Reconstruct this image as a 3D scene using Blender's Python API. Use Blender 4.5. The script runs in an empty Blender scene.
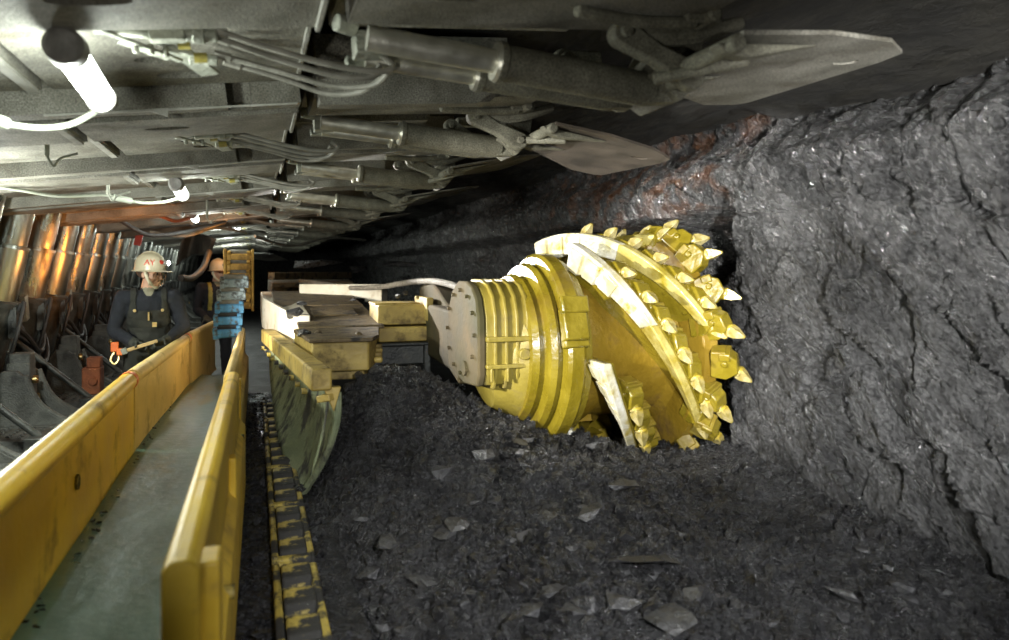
import bpy, bmesh, math, random
import numpy as np
from mathutils import Vector, Matrix, Quaternion, noise
random.seed(7); np.random.seed(7)
PI = math.pi
SC = bpy.context.scene
COL = SC.collection
R = math.radians

# ---------------------------------------------------------------- camera
CAMZ = 1.5
FOC = 720.0
TH = math.atan(249.5 / FOC)
ST, CT = math.sin(TH), math.cos(TH)

def W(px, py, d):
    """world point seen at a pixel of the 1009x640 frame, d metres along the optical axis"""
    u = (px - 504.5) / FOC
    v = (270 - py) / FOC
    return Vector((d * (u * CT + ST), d * (CT - u * ST), CAMZ + v * d))

def WY(px, py, y):
    u = (px - 504.5) / FOC
    return W(px, py, y / (CT - u * ST))

def WX(px, py, x):
    u = (px - 504.5) / FOC
    return W(px, py, x / (u * CT + ST))

def WZ(px, py, z):
    return W(px, py, (z - CAMZ) * FOC / (270 - py))

cam_data = bpy.data.cameras.new('camera')
cam = bpy.data.objects.new('camera', cam_data)
COL.objects.link(cam)
cam.location = (0, 0, CAMZ)
cam.rotation_euler = (R(90), 0, -TH)
cam_data.sensor_width = 36
cam_data.lens = FOC / 1009 * 36
cam_data.shift_y = -50 / 1009
cam_data.clip_start = 0.05
cam_data.dof.use_dof = True
cam_data.dof.focus_distance = 5.2
cam_data.dof.aperture_fstop = 1.8
SC.camera = cam

# ---------------------------------------------------------------- materials
def rgb(r, g, b):
    return (r, g, b, 1)

def dirty(name, c1, c2, rough=.5, rough2=None, metal=0.0, scale=6, bump=.2, bscale=60, dirt=None, dirt_lo=.5, dirt_hi=.65,
          dirt_scale=3, stretch=(1, 1, 1), spec=.5, coat=0, dirt_rough=.8, detail=6, grain=0, gscale=130):
    m = bpy.data.materials.new(name)
    m.use_nodes = True
    nt = m.node_tree
    N, L = nt.nodes, nt.links
    bs = N['Principled BSDF']
    tc = N.new('ShaderNodeTexCoord')
    mp = N.new('ShaderNodeMapping'); mp.inputs['Scale'].default_value = stretch
    L.new(tc.outputs['Object'], mp.inputs['Vector'])
    n1 = N.new('ShaderNodeTexNoise'); n1.inputs['Scale'].default_value = scale; n1.inputs['Detail'].default_value = detail
    L.new(mp.outputs['Vector'], n1.inputs['Vector'])
    r1 = N.new('ShaderNodeValToRGB')
    r1.color_ramp.elements[0].position = .35; r1.color_ramp.elements[0].color = rgb(*c1)
    r1.color_ramp.elements[1].position = .68; r1.color_ramp.elements[1].color = rgb(*c2)
    L.new(n1.outputs['Fac'], r1.inputs['Fac'])
    col = r1.outputs['Color']
    rr = N.new('ShaderNodeMapRange')
    rr.inputs['From Min'].default_value = .3; rr.inputs['From Max'].default_value = .7
    rr.inputs['To Min'].default_value = rough; rr.inputs['To Max'].default_value = rough2 if rough2 is not None else min(1, rough + .15)
    L.new(n1.outputs['Fac'], rr.inputs['Value'])
    rough_out = rr.outputs['Result']
    met_out = None
    if dirt is not None:
        n2 = N.new('ShaderNodeTexNoise'); n2.inputs['Scale'].default_value = dirt_scale; n2.inputs['Detail'].default_value = 8
        n2.inputs['Roughness'].default_value = .65
        L.new(mp.outputs['Vector'], n2.inputs['Vector'])
        r2 = N.new('ShaderNodeMapRange'); r2.clamp = True
        r2.inputs['From Min'].default_value = dirt_lo; r2.inputs['From Max'].default_value = dirt_hi
        L.new(n2.outputs['Fac'], r2.inputs['Value'])
        mx = N.new('ShaderNodeMix'); mx.data_type = 'RGBA'
        L.new(r2.outputs['Result'], mx.inputs['Factor']); L.new(col, mx.inputs['A']); mx.inputs['B'].default_value = rgb(*dirt)
        col = mx.outputs['Result']
        m2 = N.new('ShaderNodeMix'); m2.data_type = 'FLOAT'
        L.new(r2.outputs['Result'], m2.inputs['Factor']); L.new(rough_out, m2.inputs['A']); m2.inputs['B'].default_value = dirt_rough
        rough_out = m2.outputs['Result']
        if metal > 0:
            m3 = N.new('ShaderNodeMath'); m3.operation = 'MULTIPLY_ADD'
            L.new(r2.outputs['Result'], m3.inputs[0]); m3.inputs[1].default_value = -metal; m3.inputs[2].default_value = metal
            met_out = m3.outputs[0]
    if grain:
        ng = N.new('ShaderNodeTexNoise'); ng.inputs['Scale'].default_value = gscale; ng.inputs['Detail'].default_value = 3
        L.new(tc.outputs['Object'], ng.inputs['Vector'])
        gr = N.new('ShaderNodeMapRange'); gr.inputs['From Min'].default_value = .3; gr.inputs['From Max'].default_value = .7
        gr.inputs['To Min'].default_value = 1 - grain; gr.inputs['To Max'].default_value = 1 + grain
        L.new(ng.outputs['Fac'], gr.inputs['Value'])
        gm = N.new('ShaderNodeVectorMath'); gm.operation = 'SCALE'; L.new(col, gm.inputs[0]); L.new(gr.outputs[0], gm.inputs['Scale'])
        col = gm.outputs[0]
    L.new(col, bs.inputs['Base Color']); L.new(rough_out, bs.inputs['Roughness'])
    bs.inputs['Metallic'].default_value = metal
    if met_out: L.new(met_out, bs.inputs['Metallic'])
    bs.inputs['Specular IOR Level'].default_value = spec
    bs.inputs['Coat Weight'].default_value = coat
    if bump > 0:
        n3 = N.new('ShaderNodeTexNoise'); n3.inputs['Scale'].default_value = bscale; n3.inputs['Detail'].default_value = 5
        L.new(tc.outputs['Object'], n3.inputs['Vector'])
        b = N.new('ShaderNodeBump'); b.inputs['Strength'].default_value = bump; b.inputs['Distance'].default_value = .02
        L.new(n3.outputs['Fac'], b.inputs['Height']); L.new(b.outputs['Normal'], bs.inputs['Normal'])
    return m

def emit(name, c, s):
    m = bpy.data.materials.new(name); m.use_nodes = True
    bs = m.node_tree.nodes['Principled BSDF']
    bs.inputs['Base Color'].default_value = rgb(*c)
    bs.inputs['Emission Color'].default_value = rgb(*c); bs.inputs['Emission Strength'].default_value = s
    return m

def coal_mat(name, c_lo, c_hi, rlo, rhi, vscale, bump, stain=False, streak=(1, 1, 1), spec=.5, fac=(.5, .85)):
    m = bpy.data.materials.new(name); m.use_nodes = True
    nt = m.node_tree; N, L = nt.nodes, nt.links
    bs = N['Principled BSDF']
    tc = N.new('ShaderNodeTexCoord')
    m0 = N.new('ShaderNodeMapping'); m0.inputs['Rotation'].default_value = (R(-40), 0, 0)
    mp = N.new('ShaderNodeMapping'); mp.inputs['Scale'].default_value = streak
    L.new(tc.outputs['Object'], m0.inputs['Vector']); L.new(m0.outputs['Vector'], mp.inputs['Vector'])
    n1 = N.new('ShaderNodeTexNoise'); n1.inputs['Scale'].default_value = 3.5; n1.inputs['Detail'].default_value = 9; n1.inputs['Roughness'].default_value = .7
    L.new(mp.outputs['Vector'], n1.inputs['Vector'])
    r1 = N.new('ShaderNodeValToRGB')
    r1.color_ramp.elements[0].position = .36; r1.color_ramp.elements[0].color = rgb(*c_lo)
    r1.color_ramp.elements[1].position = .66; r1.color_ramp.elements[1].color = rgb(*c_hi)
    L.new(n1.outputs['Fac'], r1.inputs['Fac'])
    col = r1.outputs['Color']
    if stain:
        sx = N.new('ShaderNodeSeparateXYZ'); L.new(tc.outputs['Object'], sx.inputs['Vector'])
        a = N.new('ShaderNodeMapRange'); a.inputs['From Min'].default_value = 1.72; a.inputs['From Max'].default_value = 2.15
        L.new(sx.outputs['Z'], a.inputs['Value'])
        b = N.new('ShaderNodeMapRange'); b.inputs['From Min'].default_value = 3.75; b.inputs['From Max'].default_value = 4.2
        L.new(sx.outputs['Y'], b.inputs['Value'])
        b2 = N.new('ShaderNodeMapRange'); b2.inputs['From Min'].default_value = 8.5; b2.inputs['From Max'].default_value = 7.0
        L.new(sx.outputs['Y'], b2.inputs['Value'])
        n2 = N.new('ShaderNodeTexNoise'); n2.inputs['Scale'].default_value = 5; n2.inputs['Detail'].default_value = 8
        L.new(tc.outputs['Object'], n2.inputs['Vector'])
        c = N.new('ShaderNodeMapRange'); c.inputs['From Min'].default_value = .47; c.inputs['From Max'].default_value = .62
        L.new(n2.outputs['Fac'], c.inputs['Value'])
        p = N.new('ShaderNodeMath'); p.operation = 'MULTIPLY'; L.new(a.outputs[0], p.inputs[0]); L.new(b.outputs[0], p.inputs[1])
        q = N.new('ShaderNodeMath'); q.operation = 'MULTIPLY'; L.new(p.outputs[0], q.inputs[0]); L.new(c.outputs[0], q.inputs[1])
        q2 = N.new('ShaderNodeMath'); q2.operation = 'MULTIPLY'; L.new(q.outputs[0], q2.inputs[0]); L.new(b2.outputs[0], q2.inputs[1])
        mx = N.new('ShaderNodeMix'); mx.data_type = 'RGBA'
        L.new(q2.outputs[0], mx.inputs['Factor']); L.new(col, mx.inputs['A']); mx.inputs['B'].default_value = rgb(.10, .042, .016)
        col = mx.outputs['Result']
    L.new(col, bs.inputs['Base Color'])
    v = N.new('ShaderNodeTexVoronoi'); v.inputs['Scale'].default_value = vscale
    L.new(mp.outputs['Vector'], v.inputs['Vector'])
    sep = N.new('ShaderNodeSeparateColor'); L.new(v.outputs['Color'], sep.inputs['Color'])
    rr = N.new('ShaderNodeMapRange'); rr.inputs['To Min'].default_value = rlo; rr.inputs['To Max'].default_value = rhi
    L.new(sep.outputs[0], rr.inputs['Value']); L.new(rr.outputs[0], bs.inputs['Roughness'])
    bs.inputs['Specular IOR Level'].default_value = spec
    n3 = N.new('ShaderNodeTexNoise'); n3.inputs['Scale'].default_value = vscale * 2.2; n3.inputs['Detail'].default_value = 9; n3.inputs['Roughness'].default_value = .72
    L.new(mp.outputs['Vector'], n3.inputs['Vector'])
    v2 = N.new('ShaderNodeTexVoronoi'); v2.inputs['Scale'].default_value = vscale * 1.3
    v2.feature = 'F1'
    L.new(mp.outputs['Vector'], v2.inputs['Vector'])
    ad = N.new('ShaderNodeMath'); ad.operation = 'MULTIPLY_ADD'
    L.new(v2.outputs['Distance'], ad.inputs[0]); ad.inputs[1].default_value = .45; L.new(n3.outputs['Fac'], ad.inputs[2])
    bp = N.new('ShaderNodeBump'); bp.inputs['Strength'].default_value = bump; bp.inputs['Distance'].default_value = .045
    L.new(ad.outputs[0], bp.inputs['Height'])
    # broken mineral facets: every small cell tilts its own way
    v3 = N.new('ShaderNodeTexVoronoi'); v3.inputs['Scale'].default_value = vscale * 3.2
    L.new(mp.outputs['Vector'], v3.inputs['Vector'])
    nrm = bp.outputs['Normal']
    for vv, amt in ((v, fac[0]), (v3, fac[1])):
        s1 = N.new('ShaderNodeVectorMath'); s1.operation = 'SUBTRACT'; L.new(vv.outputs['Color'], s1.inputs[0]); s1.inputs[1].default_value = (.5, .5, .5)
        s2 = N.new('ShaderNodeVectorMath'); s2.operation = 'SCALE'; L.new(s1.outputs[0], s2.inputs[0]); s2.inputs['Scale'].default_value = amt
        s3 = N.new('ShaderNodeVectorMath'); s3.operation = 'ADD'; L.new(nrm, s3.inputs[0]); L.new(s2.outputs[0], s3.inputs[1])
        nrm = s3.outputs[0]
    s4 = N.new('ShaderNodeVectorMath'); s4.operation = 'NORMALIZE'; L.new(nrm, s4.inputs[0])
    L.new(s4.outputs[0], bs.inputs['Normal'])
    return m

M = {}
M['coal_face'] = coal_mat('coal_face', (.022, .022, .022), (.095, .095, .094), .14, .46, 26, 1.0, True, (1, .5, 1.2), 1.0, (.32, .62))
M['coal'] = coal_mat('coal', (.008, .008, .009), (.06, .06, .061), .13, .42, 50, .9, spec=1.0, fac=(.35, .7))
M['coal_lump'] = coal_mat('coal_lump', (.018, .018, .019), (.085, .085, .086), .2, .5, 22, .5, spec=.9, fac=(.12, .25))
M['coal_dark'] = coal_mat('coal_dark', (.007, .007, .008), (.028, .028, .03), .2, .5, 40, .6)
M['roof_rock'] = coal_mat('roof_rock', (.007, .0065, .005), (.024, .022, .016), .55, .85, 5, .8, False, (2, .5, 1), fac=(.1, .1))
M['floor_dirt'] = dirty('floor_dirt', (.015, .015, .016), (.05, .05, .05), .5, .8, scale=5, bump=.6, bscale=30)
M['canopy'] = dirty('canopy', (.13, .125, .10), (.26, .25, .21), .62, .85, scale=4, bump=.4, bscale=170, dirt=(.07, .06, .038), dirt_lo=.50, dirt_hi=.68, dirt_scale=2.6, grain=.5)
M['canopy_pale'] = dirty('canopy_pale', (.24, .24, .2), (.42, .41, .37), .6, .8, scale=8, bump=.4, bscale=90, dirt=(.14, .12, .09), dirt_lo=.52, dirt_hi=.7)
M['cylinder'] = dirty('cylinder', (.13, .125, .092), (.22, .215, .165), .6, .8, scale=8, bump=.35, bscale=170, dirt=(.06, .055, .038), dirt_lo=.5, dirt_hi=.68, grain=.45)
M['chrome'] = dirty('chrome', (.62, .61, .52), (.8, .79, .7), .30, .45, metal=.8, scale=20, bump=.1, bscale=150, dirt=(.16, .14, .09), dirt_lo=.64, dirt_hi=.74, dirt_scale=12)
M['leg_steel'] = dirty('leg_steel', (.40, .42, .38), (.60, .62, .57), .2, .36, metal=1, scale=5, bump=.05, bscale=60, dirt=(.10, .095, .07), dirt_lo=.56, dirt_hi=.7, dirt_scale=4, stretch=(1, 1, .3))
M['leg_case'] = dirty('leg_case', (.03, .032, .03), (.085, .09, .08), .35, .6, metal=.3, scale=8, bump=.3, bscale=50, dirt=(.15, .15, .13), dirt_lo=.58, dirt_hi=.7)
M['base_steel'] = dirty('base_steel', (.055, .058, .052), (.14, .145, .13), .5, .75, scale=6, bump=.5, bscale=70, dirt=(.03, .03, .028), dirt_lo=.5, dirt_hi=.66)
M['yellow'] = dirty('yellow', (.66, .42, .035), (.80, .56, .06), .32, .5, scale=3, bump=.12, bscale=30, dirt=(.30, .18, .04), dirt_lo=.54, dirt_hi=.72, dirt_scale=4, dirt_rough=.6)
M['yellow_tan'] = dirty('yellow_tan', (.62, .44, .15), (.76, .56, .22), .42, .55, scale=3, bump=.15, bscale=30, dirt=(.30, .20, .08), dirt_lo=.55, dirt_hi=.72, dirt_scale=4)
M['drum'] = dirty('drum', (.17, .128, .008), (.28, .215, .017), .18, .40, scale=5, bump=.25, bscale=26, dirt=(.14, .085, .010), dirt_lo=.50, dirt_hi=.74, dirt_scale=3.2, dirt_rough=.5, spec=.7, coat=.35)
M['barrel'] = dirty('barrel', (.19, .12, .011), (.29, .19, .018), .26, .5, scale=4, bump=.35, bscale=22, dirt=(.10, .052, .012), dirt_lo=.50, dirt_hi=.72, dirt_scale=4)
M['vane_worn_lit'] = dirty('vane_worn_lit', (.62, .56, .3), (.88, .86, .76), .2, .36, metal=.2, scale=9, bump=.2, bscale=40, dirt=(.42, .32, .04), dirt_lo=.55, dirt_hi=.66, dirt_scale=5, dirt_rough=.35)  # worn steel, with the overexposed highlight also put into its pale colour
M['vane_half'] = dirty('vane_half', (.34, .26, .04), (.62, .54, .2), .18, .34, metal=.15, scale=9, bump=.2, bscale=40, dirt=(.3, .23, .02), dirt_lo=.48, dirt_hi=.62, dirt_scale=5, dirt_rough=.3)  # yellower copy without the painted highlight, for the second half of each rim
M['housing'] = dirty('housing', (.20, .155, .025), (.33, .26, .04), .36, .55, scale=4, bump=.25, bscale=26, dirt=(.14, .11, .05), dirt_lo=.52, dirt_hi=.7, dirt_scale=4)
M['housing_face'] = dirty('housing_face', (.05, .046, .02), (.12, .09, .05), .7, .9, spec=.12, scale=3, bump=.2, bscale=26, dirt=(.07, .06, .04), dirt_lo=.52, dirt_hi=.7, dirt_scale=5)
M['deck'] = dirty('deck', (.10, .07, .03), (.26, .19, .10), .6, .85, scale=7, bump=.6, bscale=45, dirt=(.035, .03, .025), dirt_lo=.48, dirt_hi=.62, dirt_scale=7)
M['body_yellow'] = dirty('body_yellow', (.36, .255, .06), (.50, .37, .10), .4, .6, scale=5, bump=.2, bscale=30, dirt=(.13, .09, .035), dirt_lo=.49, dirt_hi=.66, dirt_scale=6)
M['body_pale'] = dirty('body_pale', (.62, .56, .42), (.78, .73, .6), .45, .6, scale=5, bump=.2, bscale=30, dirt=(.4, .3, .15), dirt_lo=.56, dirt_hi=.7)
M['plough'] = dirty('plough', (.16, .19, .11), (.33, .36, .2), .35, .6, scale=6, bump=.4, bscale=60, dirt=(.03, .03, .025), dirt_lo=.47, dirt_hi=.6, dirt_scale=6, stretch=(1, 1, .6))
M['hose'] = dirty('hose', (.18, .175, .145), (.30, .29, .25), .5, .7, scale=12, bump=.2, bscale=120)
M['hose_black'] = dirty('hose_black', (.02, .02, .02), (.05, .05, .048), .45, .65, scale=12, bump=.2, bscale=90)
M['rope_hose'] = dirty('rope_hose', (.14, .12, .09), (.36, .32, .26), .6, .8, scale=40, bump=.8, bscale=90)
M['fitting'] = dirty('fitting', (.22, .23, .19), (.42, .43, .36), .45, .7, metal=.4, scale=20, bump=.4, bscale=80)
M['fitting_yellow'] = dirty('fitting_yellow', (.2, .17, .03), (.3, .25, .05), .45, .6, scale=20, bump=.2)
M['lamp_glass'] = emit('lamp_glass', (.93, 1.0, .93), 14)
M['lamp_small'] = emit('lamp_small', (.95, 1.0, .98), 30)
M['headlight'] = emit('headlight', (1, .93, .75), 12)
M['lamp_cap'] = dirty('lamp_cap', (.16, .15, .14), (.28, .27, .25), .5, .7, scale=20, bump=.3)
M['cable'] = dirty('cable', (.26, .28, .22), (.36, .38, .32), .5, .6, scale=10, bump=.05)
M['belt'] = dirty('belt', (.02, .055, .036), (.055, .105, .072), .26, .42, scale=3, bump=.15, bscale=14, dirt=(.13, .10, .02), dirt_lo=.54, dirt_hi=.68, dirt_scale=3.5, dirt_rough=.5, stretch=(1, .35, 1))
M['rack'] = dirty('rack', (.36, .27, .05), (.55, .42, .08), .45, .65, scale=8, bump=.4, bscale=40, dirt=(.02, .019, .016), dirt_lo=.43, dirt_hi=.54, dirt_scale=8)
M['blue'] = dirty('blue', (.06, .25, .5), (.12, .4, .68), .45, .6, scale=10, bump=.2, dirt=(.10, .11, .11), dirt_lo=.54, dirt_hi=.64, dirt_scale=14)
M['blue_pale'] = dirty('blue_pale', (.25, .33, .36), (.42, .52, .55), .5, .65, scale=10, bump=.3, dirt=(.08, .09, .09), dirt_lo=.5, dirt_hi=.62, dirt_scale=12)
M['amber'] = dirty('amber', (.6, .34, .05), (.75, .46, .1), .45, .6, scale=8, bump=.2, dirt=(.15, .09, .03), dirt_lo=.54, dirt_hi=.68)
M['navy'] = dirty('navy', (.006, .008, .012), (.016, .018, .025), .8, .95, scale=14, bump=.5, bscale=200)
M['bib'] = dirty('bib', (.014, .015, .011), (.034, .034, .026), .8, .95, scale=10, bump=.5, bscale=200)
M['shirt'] = dirty('shirt', (.2, .19, .13), (.3, .28, .2), .8, .9, scale=10, bump=.3)
M['glove'] = dirty('glove', (.03, .032, .025), (.06, .06, .045), .7, .9, scale=20, bump=.4)
M['skin'] = dirty('skin', (.5, .28, .19), (.58, .34, .23), .5, .6, scale=20, bump=.1, bscale=120)
M['helmet'] = dirty('helmet', (.45, .39, .26), (.58, .51, .37), .3, .42, scale=8, bump=.05, dirt=(.4, .33, .2), dirt_lo=.6, dirt_hi=.72)
M['strap'] = dirty('strap', (.55, .5, .35), (.65, .6, .45), .7, .8, scale=20, bump=.3)
M['red'] = dirty('red', (.6, .04, .02), (.72, .07, .03), .45, .55, scale=10, bump=.05)
M['red_orange'] = dirty('red_orange', (.65, .12, .02), (.8, .2, .04), .4, .55, scale=10, bump=.1)
M['brass'] = dirty('brass', (.7, .5, .2), (.85, .65, .3), .3, .4, metal=1, scale=10, bump=.05)
M['brown_plate'] = dirty('brown_plate', (.05, .042, .032), (.12, .095, .07), .6, .8, scale=5, bump=.4, bscale=120)
M['rust'] = dirty('rust', (.16, .05, .02), (.3, .1, .04), .7, .85, scale=9, bump=.4)
M['hair'] = dirty('hair', (.05, .03, .02), (.09, .06, .04), .7, .85, scale=40, bump=.4)
M['wood'] = dirty('wood', (.45, .30, .12), (.6, .43, .2), .6, .7, scale=10, bump=.2)
M['pick'] = dirty('pick', (.36, .28, .05), (.72, .64, .38), .2, .36, metal=.3, scale=14, bump=.15, bscale=40, dirt=(.42, .31, .03), dirt_lo=.46, dirt_hi=.58, dirt_rough=.3)

def visor_mat():
    m = bpy.data.materials.new('visor'); m.use_nodes = True
    b = m.node_tree.nodes['Principled BSDF']
    b.inputs['Base Color'].default_value = (.95, .95, .92, 1); b.inputs['Roughness'].default_value = .05
    b.inputs['Transmission Weight'].default_value = 1; b.inputs['IOR'].default_value = 1.15
    return m
M['visor'] = visor_mat()

# ---------------------------------------------------------------- mesh builder
class MB:
    def __init__(s): s.bm = bmesh.new()
    def _xf(s, vs, mat):
        if mat is not None:
            for v in vs: v.co = mat @ v.co
    def box(s, c, size, mat=None, taper=None):
        hx, hy, hz = size[0] / 2, size[1] / 2, size[2] / 2
        vs = []
        for z in (-hz, hz):
            t = taper if (taper and z > 0) else (1, 1)
            for x, y in ((-hx, -hy), (hx, -hy), (hx, hy), (-hx, hy)):
                vs.append(s.bm.verts.new(Vector((x * t[0], y * t[1], z)) ))
        f = [(3, 2, 1, 0), (4, 5, 6, 7), (0, 1, 5, 4), (1, 2, 6, 5), (2, 3, 7, 6), (3, 0, 4, 7)]
        for q in f: s.bm.faces.new([vs[i] for i in q])
        if mat is not None: s._xf(vs, mat)
        for v in vs: v.co += Vector(c)
        return vs
    def bar(s, a, b, w, h, up=(0, 0, 1)):
        a, b = Vector(a), Vector(b); d = (b - a); l = d.length; d.normalize()
        up = Vector(up); y = up.cross(d)
        if y.length < 1e-4: y = Vector((0, 1, 0)).cross(d)
        y.normalize(); z = d.cross(y)
        m = Matrix((d, y, z)).transposed()
        return s.box((a + b) / 2, (l, w, h), m)
    def prism(s, pts, axis, a0, a1, mat=None):
        """pts 2-D polygon; axis 'x': (y,z) 'y': (x,z) 'z': (x,y); extruded a0..a1"""
        def mk(p, a):
            return {'x': (a, p[0], p[1]), 'y': (p[0], a, p[1]), 'z': (p[0], p[1], a)}[axis]
        A = [s.bm.verts.new(mk(p, a0)) for p in pts]; B = [s.bm.verts.new(mk(p, a1)) for p in pts]
        n = len(pts)
        s.bm.faces.new(A[::-1]); s.bm.faces.new(B)
        for i in range(n): s.bm.faces.new((A[i], A[(i + 1) % n], B[(i + 1) % n], B[i]))
        s._xf(A + B, mat)
        return A + B
    def cyl(s, a, b, r, r2=None, seg=20, cap=True):
        a, b = Vector(a), Vector(b); r2 = r if r2 is None else r2
        d = (b - a).normalized(); q = d.to_track_quat('Z', 'Y')
        A, B = [], []
        for i in range(seg):
            t = 2 * PI * i / seg; o = q @ Vector((math.cos(t), math.sin(t), 0))
            A.append(s.bm.verts.new(a + o * r)); B.append(s.bm.verts.new(b + o * r2))
        for i in range(seg): s.bm.faces.new((A[i], A[(i + 1) % seg], B[(i + 1) % seg], B[i]))
        if cap: s.bm.faces.new(A[::-1]); s.bm.faces.new(B)
        return A + B
    def lathe(s, prof, a, b, seg=32, caps=True):
        """prof: list of (t metres along a->b, radius)"""
        a, b = Vector(a), Vector(b); d = (b - a).normalized(); q = d.to_track_quat('Z', 'Y')
        rings = []
        for t, r in prof:
            rings.append([s.bm.verts.new(a + d * t + q @ Vector((math.cos(2 * PI * i / seg) * r, math.sin(2 * PI * i / seg) * r, 0))) for i in range(seg)])
        for k in range(len(rings) - 1):
            for i in range(seg):
                s.bm.faces.new((rings[k][i], rings[k][(i + 1) % seg], rings[k + 1][(i + 1) % seg], rings[k + 1][i]))
        if caps:
            s.bm.faces.new(rings[0][::-1]); s.bm.faces.new(rings[-1])
    def tube(s, pts, r, seg=10, sub=6, cap=True):
        P = [Vector(p) for p in pts]
        if sub > 1 and len(P) > 2:
            Q = []
            for i in range(len(P) - 1):
                p0 = P[max(i - 1, 0)]; p1 = P[i]; p2 = P[i + 1]; p3 = P[min(i + 2, len(P) - 1)]
                for k in range(sub):
                    t = k / sub
                    Q.append(.5 * ((2 * p1) + (p2 - p0) * t + (2 * p0 - 5 * p1 + 4 * p2 - p3) * t * t + (3 * p1 - p0 - 3 * p2 + p3) * t ** 3))
            Q.append(P[-1]); P = Q
        rings = []; up = None
        for i, p in enumerate(P):
            d = (P[min(i + 1, len(P) - 1)] - P[max(i - 1, 0)]).normalized()
            if up is None:
                up = Vector((0, 0, 1)) if abs(d.z) < .9 else Vector((1, 0, 0))
            x = up.cross(d).normalized(); y = d.cross(x); up = y
            rr = r(i / (len(P) - 1)) if callable(r) else r
            rings.append([s.bm.verts.new(p + (x * math.cos(2 * PI * k / seg) + y * math.sin(2 * PI * k / seg)) * rr) for k in range(seg)])
        for a in range(len(rings) - 1):
            for k in range(seg):
                s.bm.faces.new((rings[a][k], rings[a][(k + 1) % seg], rings[a + 1][(k + 1) % seg], rings[a + 1][k]))
        if cap:
            s.bm.faces.new(rings[0][::-1]); s.bm.faces.new(rings[-1])
    def grid(s, P):
        """P: rows of points -> sheet"""
        V = [[s.bm.verts.new(p) for p in row] for row in P]
        for i in range(len(V) - 1):
            for j in range(len(V[0]) - 1):
                s.bm.faces.new((V[i][j], V[i][j + 1], V[i + 1][j + 1], V[i + 1][j]))
    def ball(s, c, r, sx=1, sy=1, sz=1, u=16, v=10, mat=None):
        m = Matrix.Translation(Vector(c)) @ (mat.to_4x4() if mat is not None else Matrix.Identity(4)) @ Matrix.Diagonal((r * sx, r * sy, r * sz, 1))
        bmesh.ops.create_uvsphere(s.bm, u_segments=u, v_segments=v, radius=1, matrix=m)
    def build_split(s, name, mat, parent=None, bevel=0, angle=35, loc=None, rot=None, local=False):
        """as build, but pieces that do not touch become objects of their own"""
        bm = s.bm; bm.verts.ensure_lookup_table(); seen = set(); isl = []
        for v in bm.verts:
            if v in seen: continue
            st, cur = [v], []
            seen.add(v)
            while st:
                w = st.pop(); cur.append(w)
                for e in w.link_edges:
                    u = e.other_vert(w)
                    if u not in seen: seen.add(u); st.append(u)
            lo = [min(w.co[i] for w in cur) - .004 for i in range(3)]; hi = [max(w.co[i] for w in cur) + .004 for i in range(3)]
            isl.append([set(cur), lo, hi])
        merged = True
        while merged:
            merged = False
            for i in range(len(isl)):
                for j in range(i + 1, len(isl)):
                    a, b = isl[i], isl[j]
                    if all(a[1][k] <= b[2][k] and b[1][k] <= a[2][k] for k in range(3)):
                        isl[i] = [a[0] | b[0], [min(x, y) for x, y in zip(a[1], b[1])], [max(x, y) for x, y in zip(a[2], b[2])]]
                        del isl[j]; merged = True; break
                if merged: break
        out = []
        for vs, _, _ in isl:
            m2 = MB(); mp = {v: m2.bm.verts.new(v.co) for v in bm.verts if v in vs}
            for f in bm.faces:
                if f.verts[0] in vs: m2.bm.faces.new([mp[v] for v in f.verts])
            out.append(m2.build(name, mat, parent, bevel, angle, loc, rot, 0, local))
        bm.free()
        return out
    def build(s, name, mat, parent=None, bevel=0, angle=35, loc=None, rot=None, solid=0, local=False, recalc=True):
        if recalc: bmesh.ops.recalc_face_normals(s.bm, faces=s.bm.faces)
        me = bpy.data.meshes.new(name)
        if not local and parent is not None:
            wl = world_loc(parent)
            for v in s.bm.verts: v.co -= wl
        s.bm.to_mesh(me); s.bm.free()
        return mk(name, me, mat, parent, bevel, angle, loc, rot, solid)

def mk(name, me, mat, parent=None, bevel=0, angle=35, loc=None, rot=None, solid=0):
    mats = mat if isinstance(mat, (list, tuple)) else [mat]
    for m_ in mats: me.materials.append(m_)
    for p in me.polygons: p.use_smooth = True
    me.set_sharp_from_angle(angle=R(angle))
    o = bpy.data.objects.new(name, me); COL.objects.link(o)
    if parent is not None: o.parent = parent
    if loc is not None: o.location = loc
    if rot is not None: o.rotation_euler = rot
    if solid:
        md = o.modifiers.new('solid', 'SOLIDIFY'); md.thickness = solid; md.offset = 0
    if bevel:
        md = o.modifiers.new('bevel', 'BEVEL'); md.width = bevel; md.segments = 2; md.limit_method = 'ANGLE'; md.angle_limit = R(40)
        md.harden_normals = False
    return o

def world_loc(o):
    v = Vector((0, 0, 0))
    while o is not None:
        v += Vector(o.location); o = o.parent
    return v

def tag(o, label=None, cat=None, group=None, kind=None):
    if label: o['label'] = label
    if cat: o['category'] = cat
    if group: o['group'] = group
    if kind: o['kind'] = kind
    return o

def thing(name, loc, label, cat, group=None):
    o = bpy.data.objects.new(name, None); COL.objects.link(o); o.location = loc
    o.empty_display_size = .1
    return tag(o, label, cat, group)

def copy_tree(o, parent=None):
    c = o.copy(); COL.objects.link(c)
    if parent is not None: c.parent = parent
    for ch in list(o.children): copy_tree(ch, c)
    return c

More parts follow.
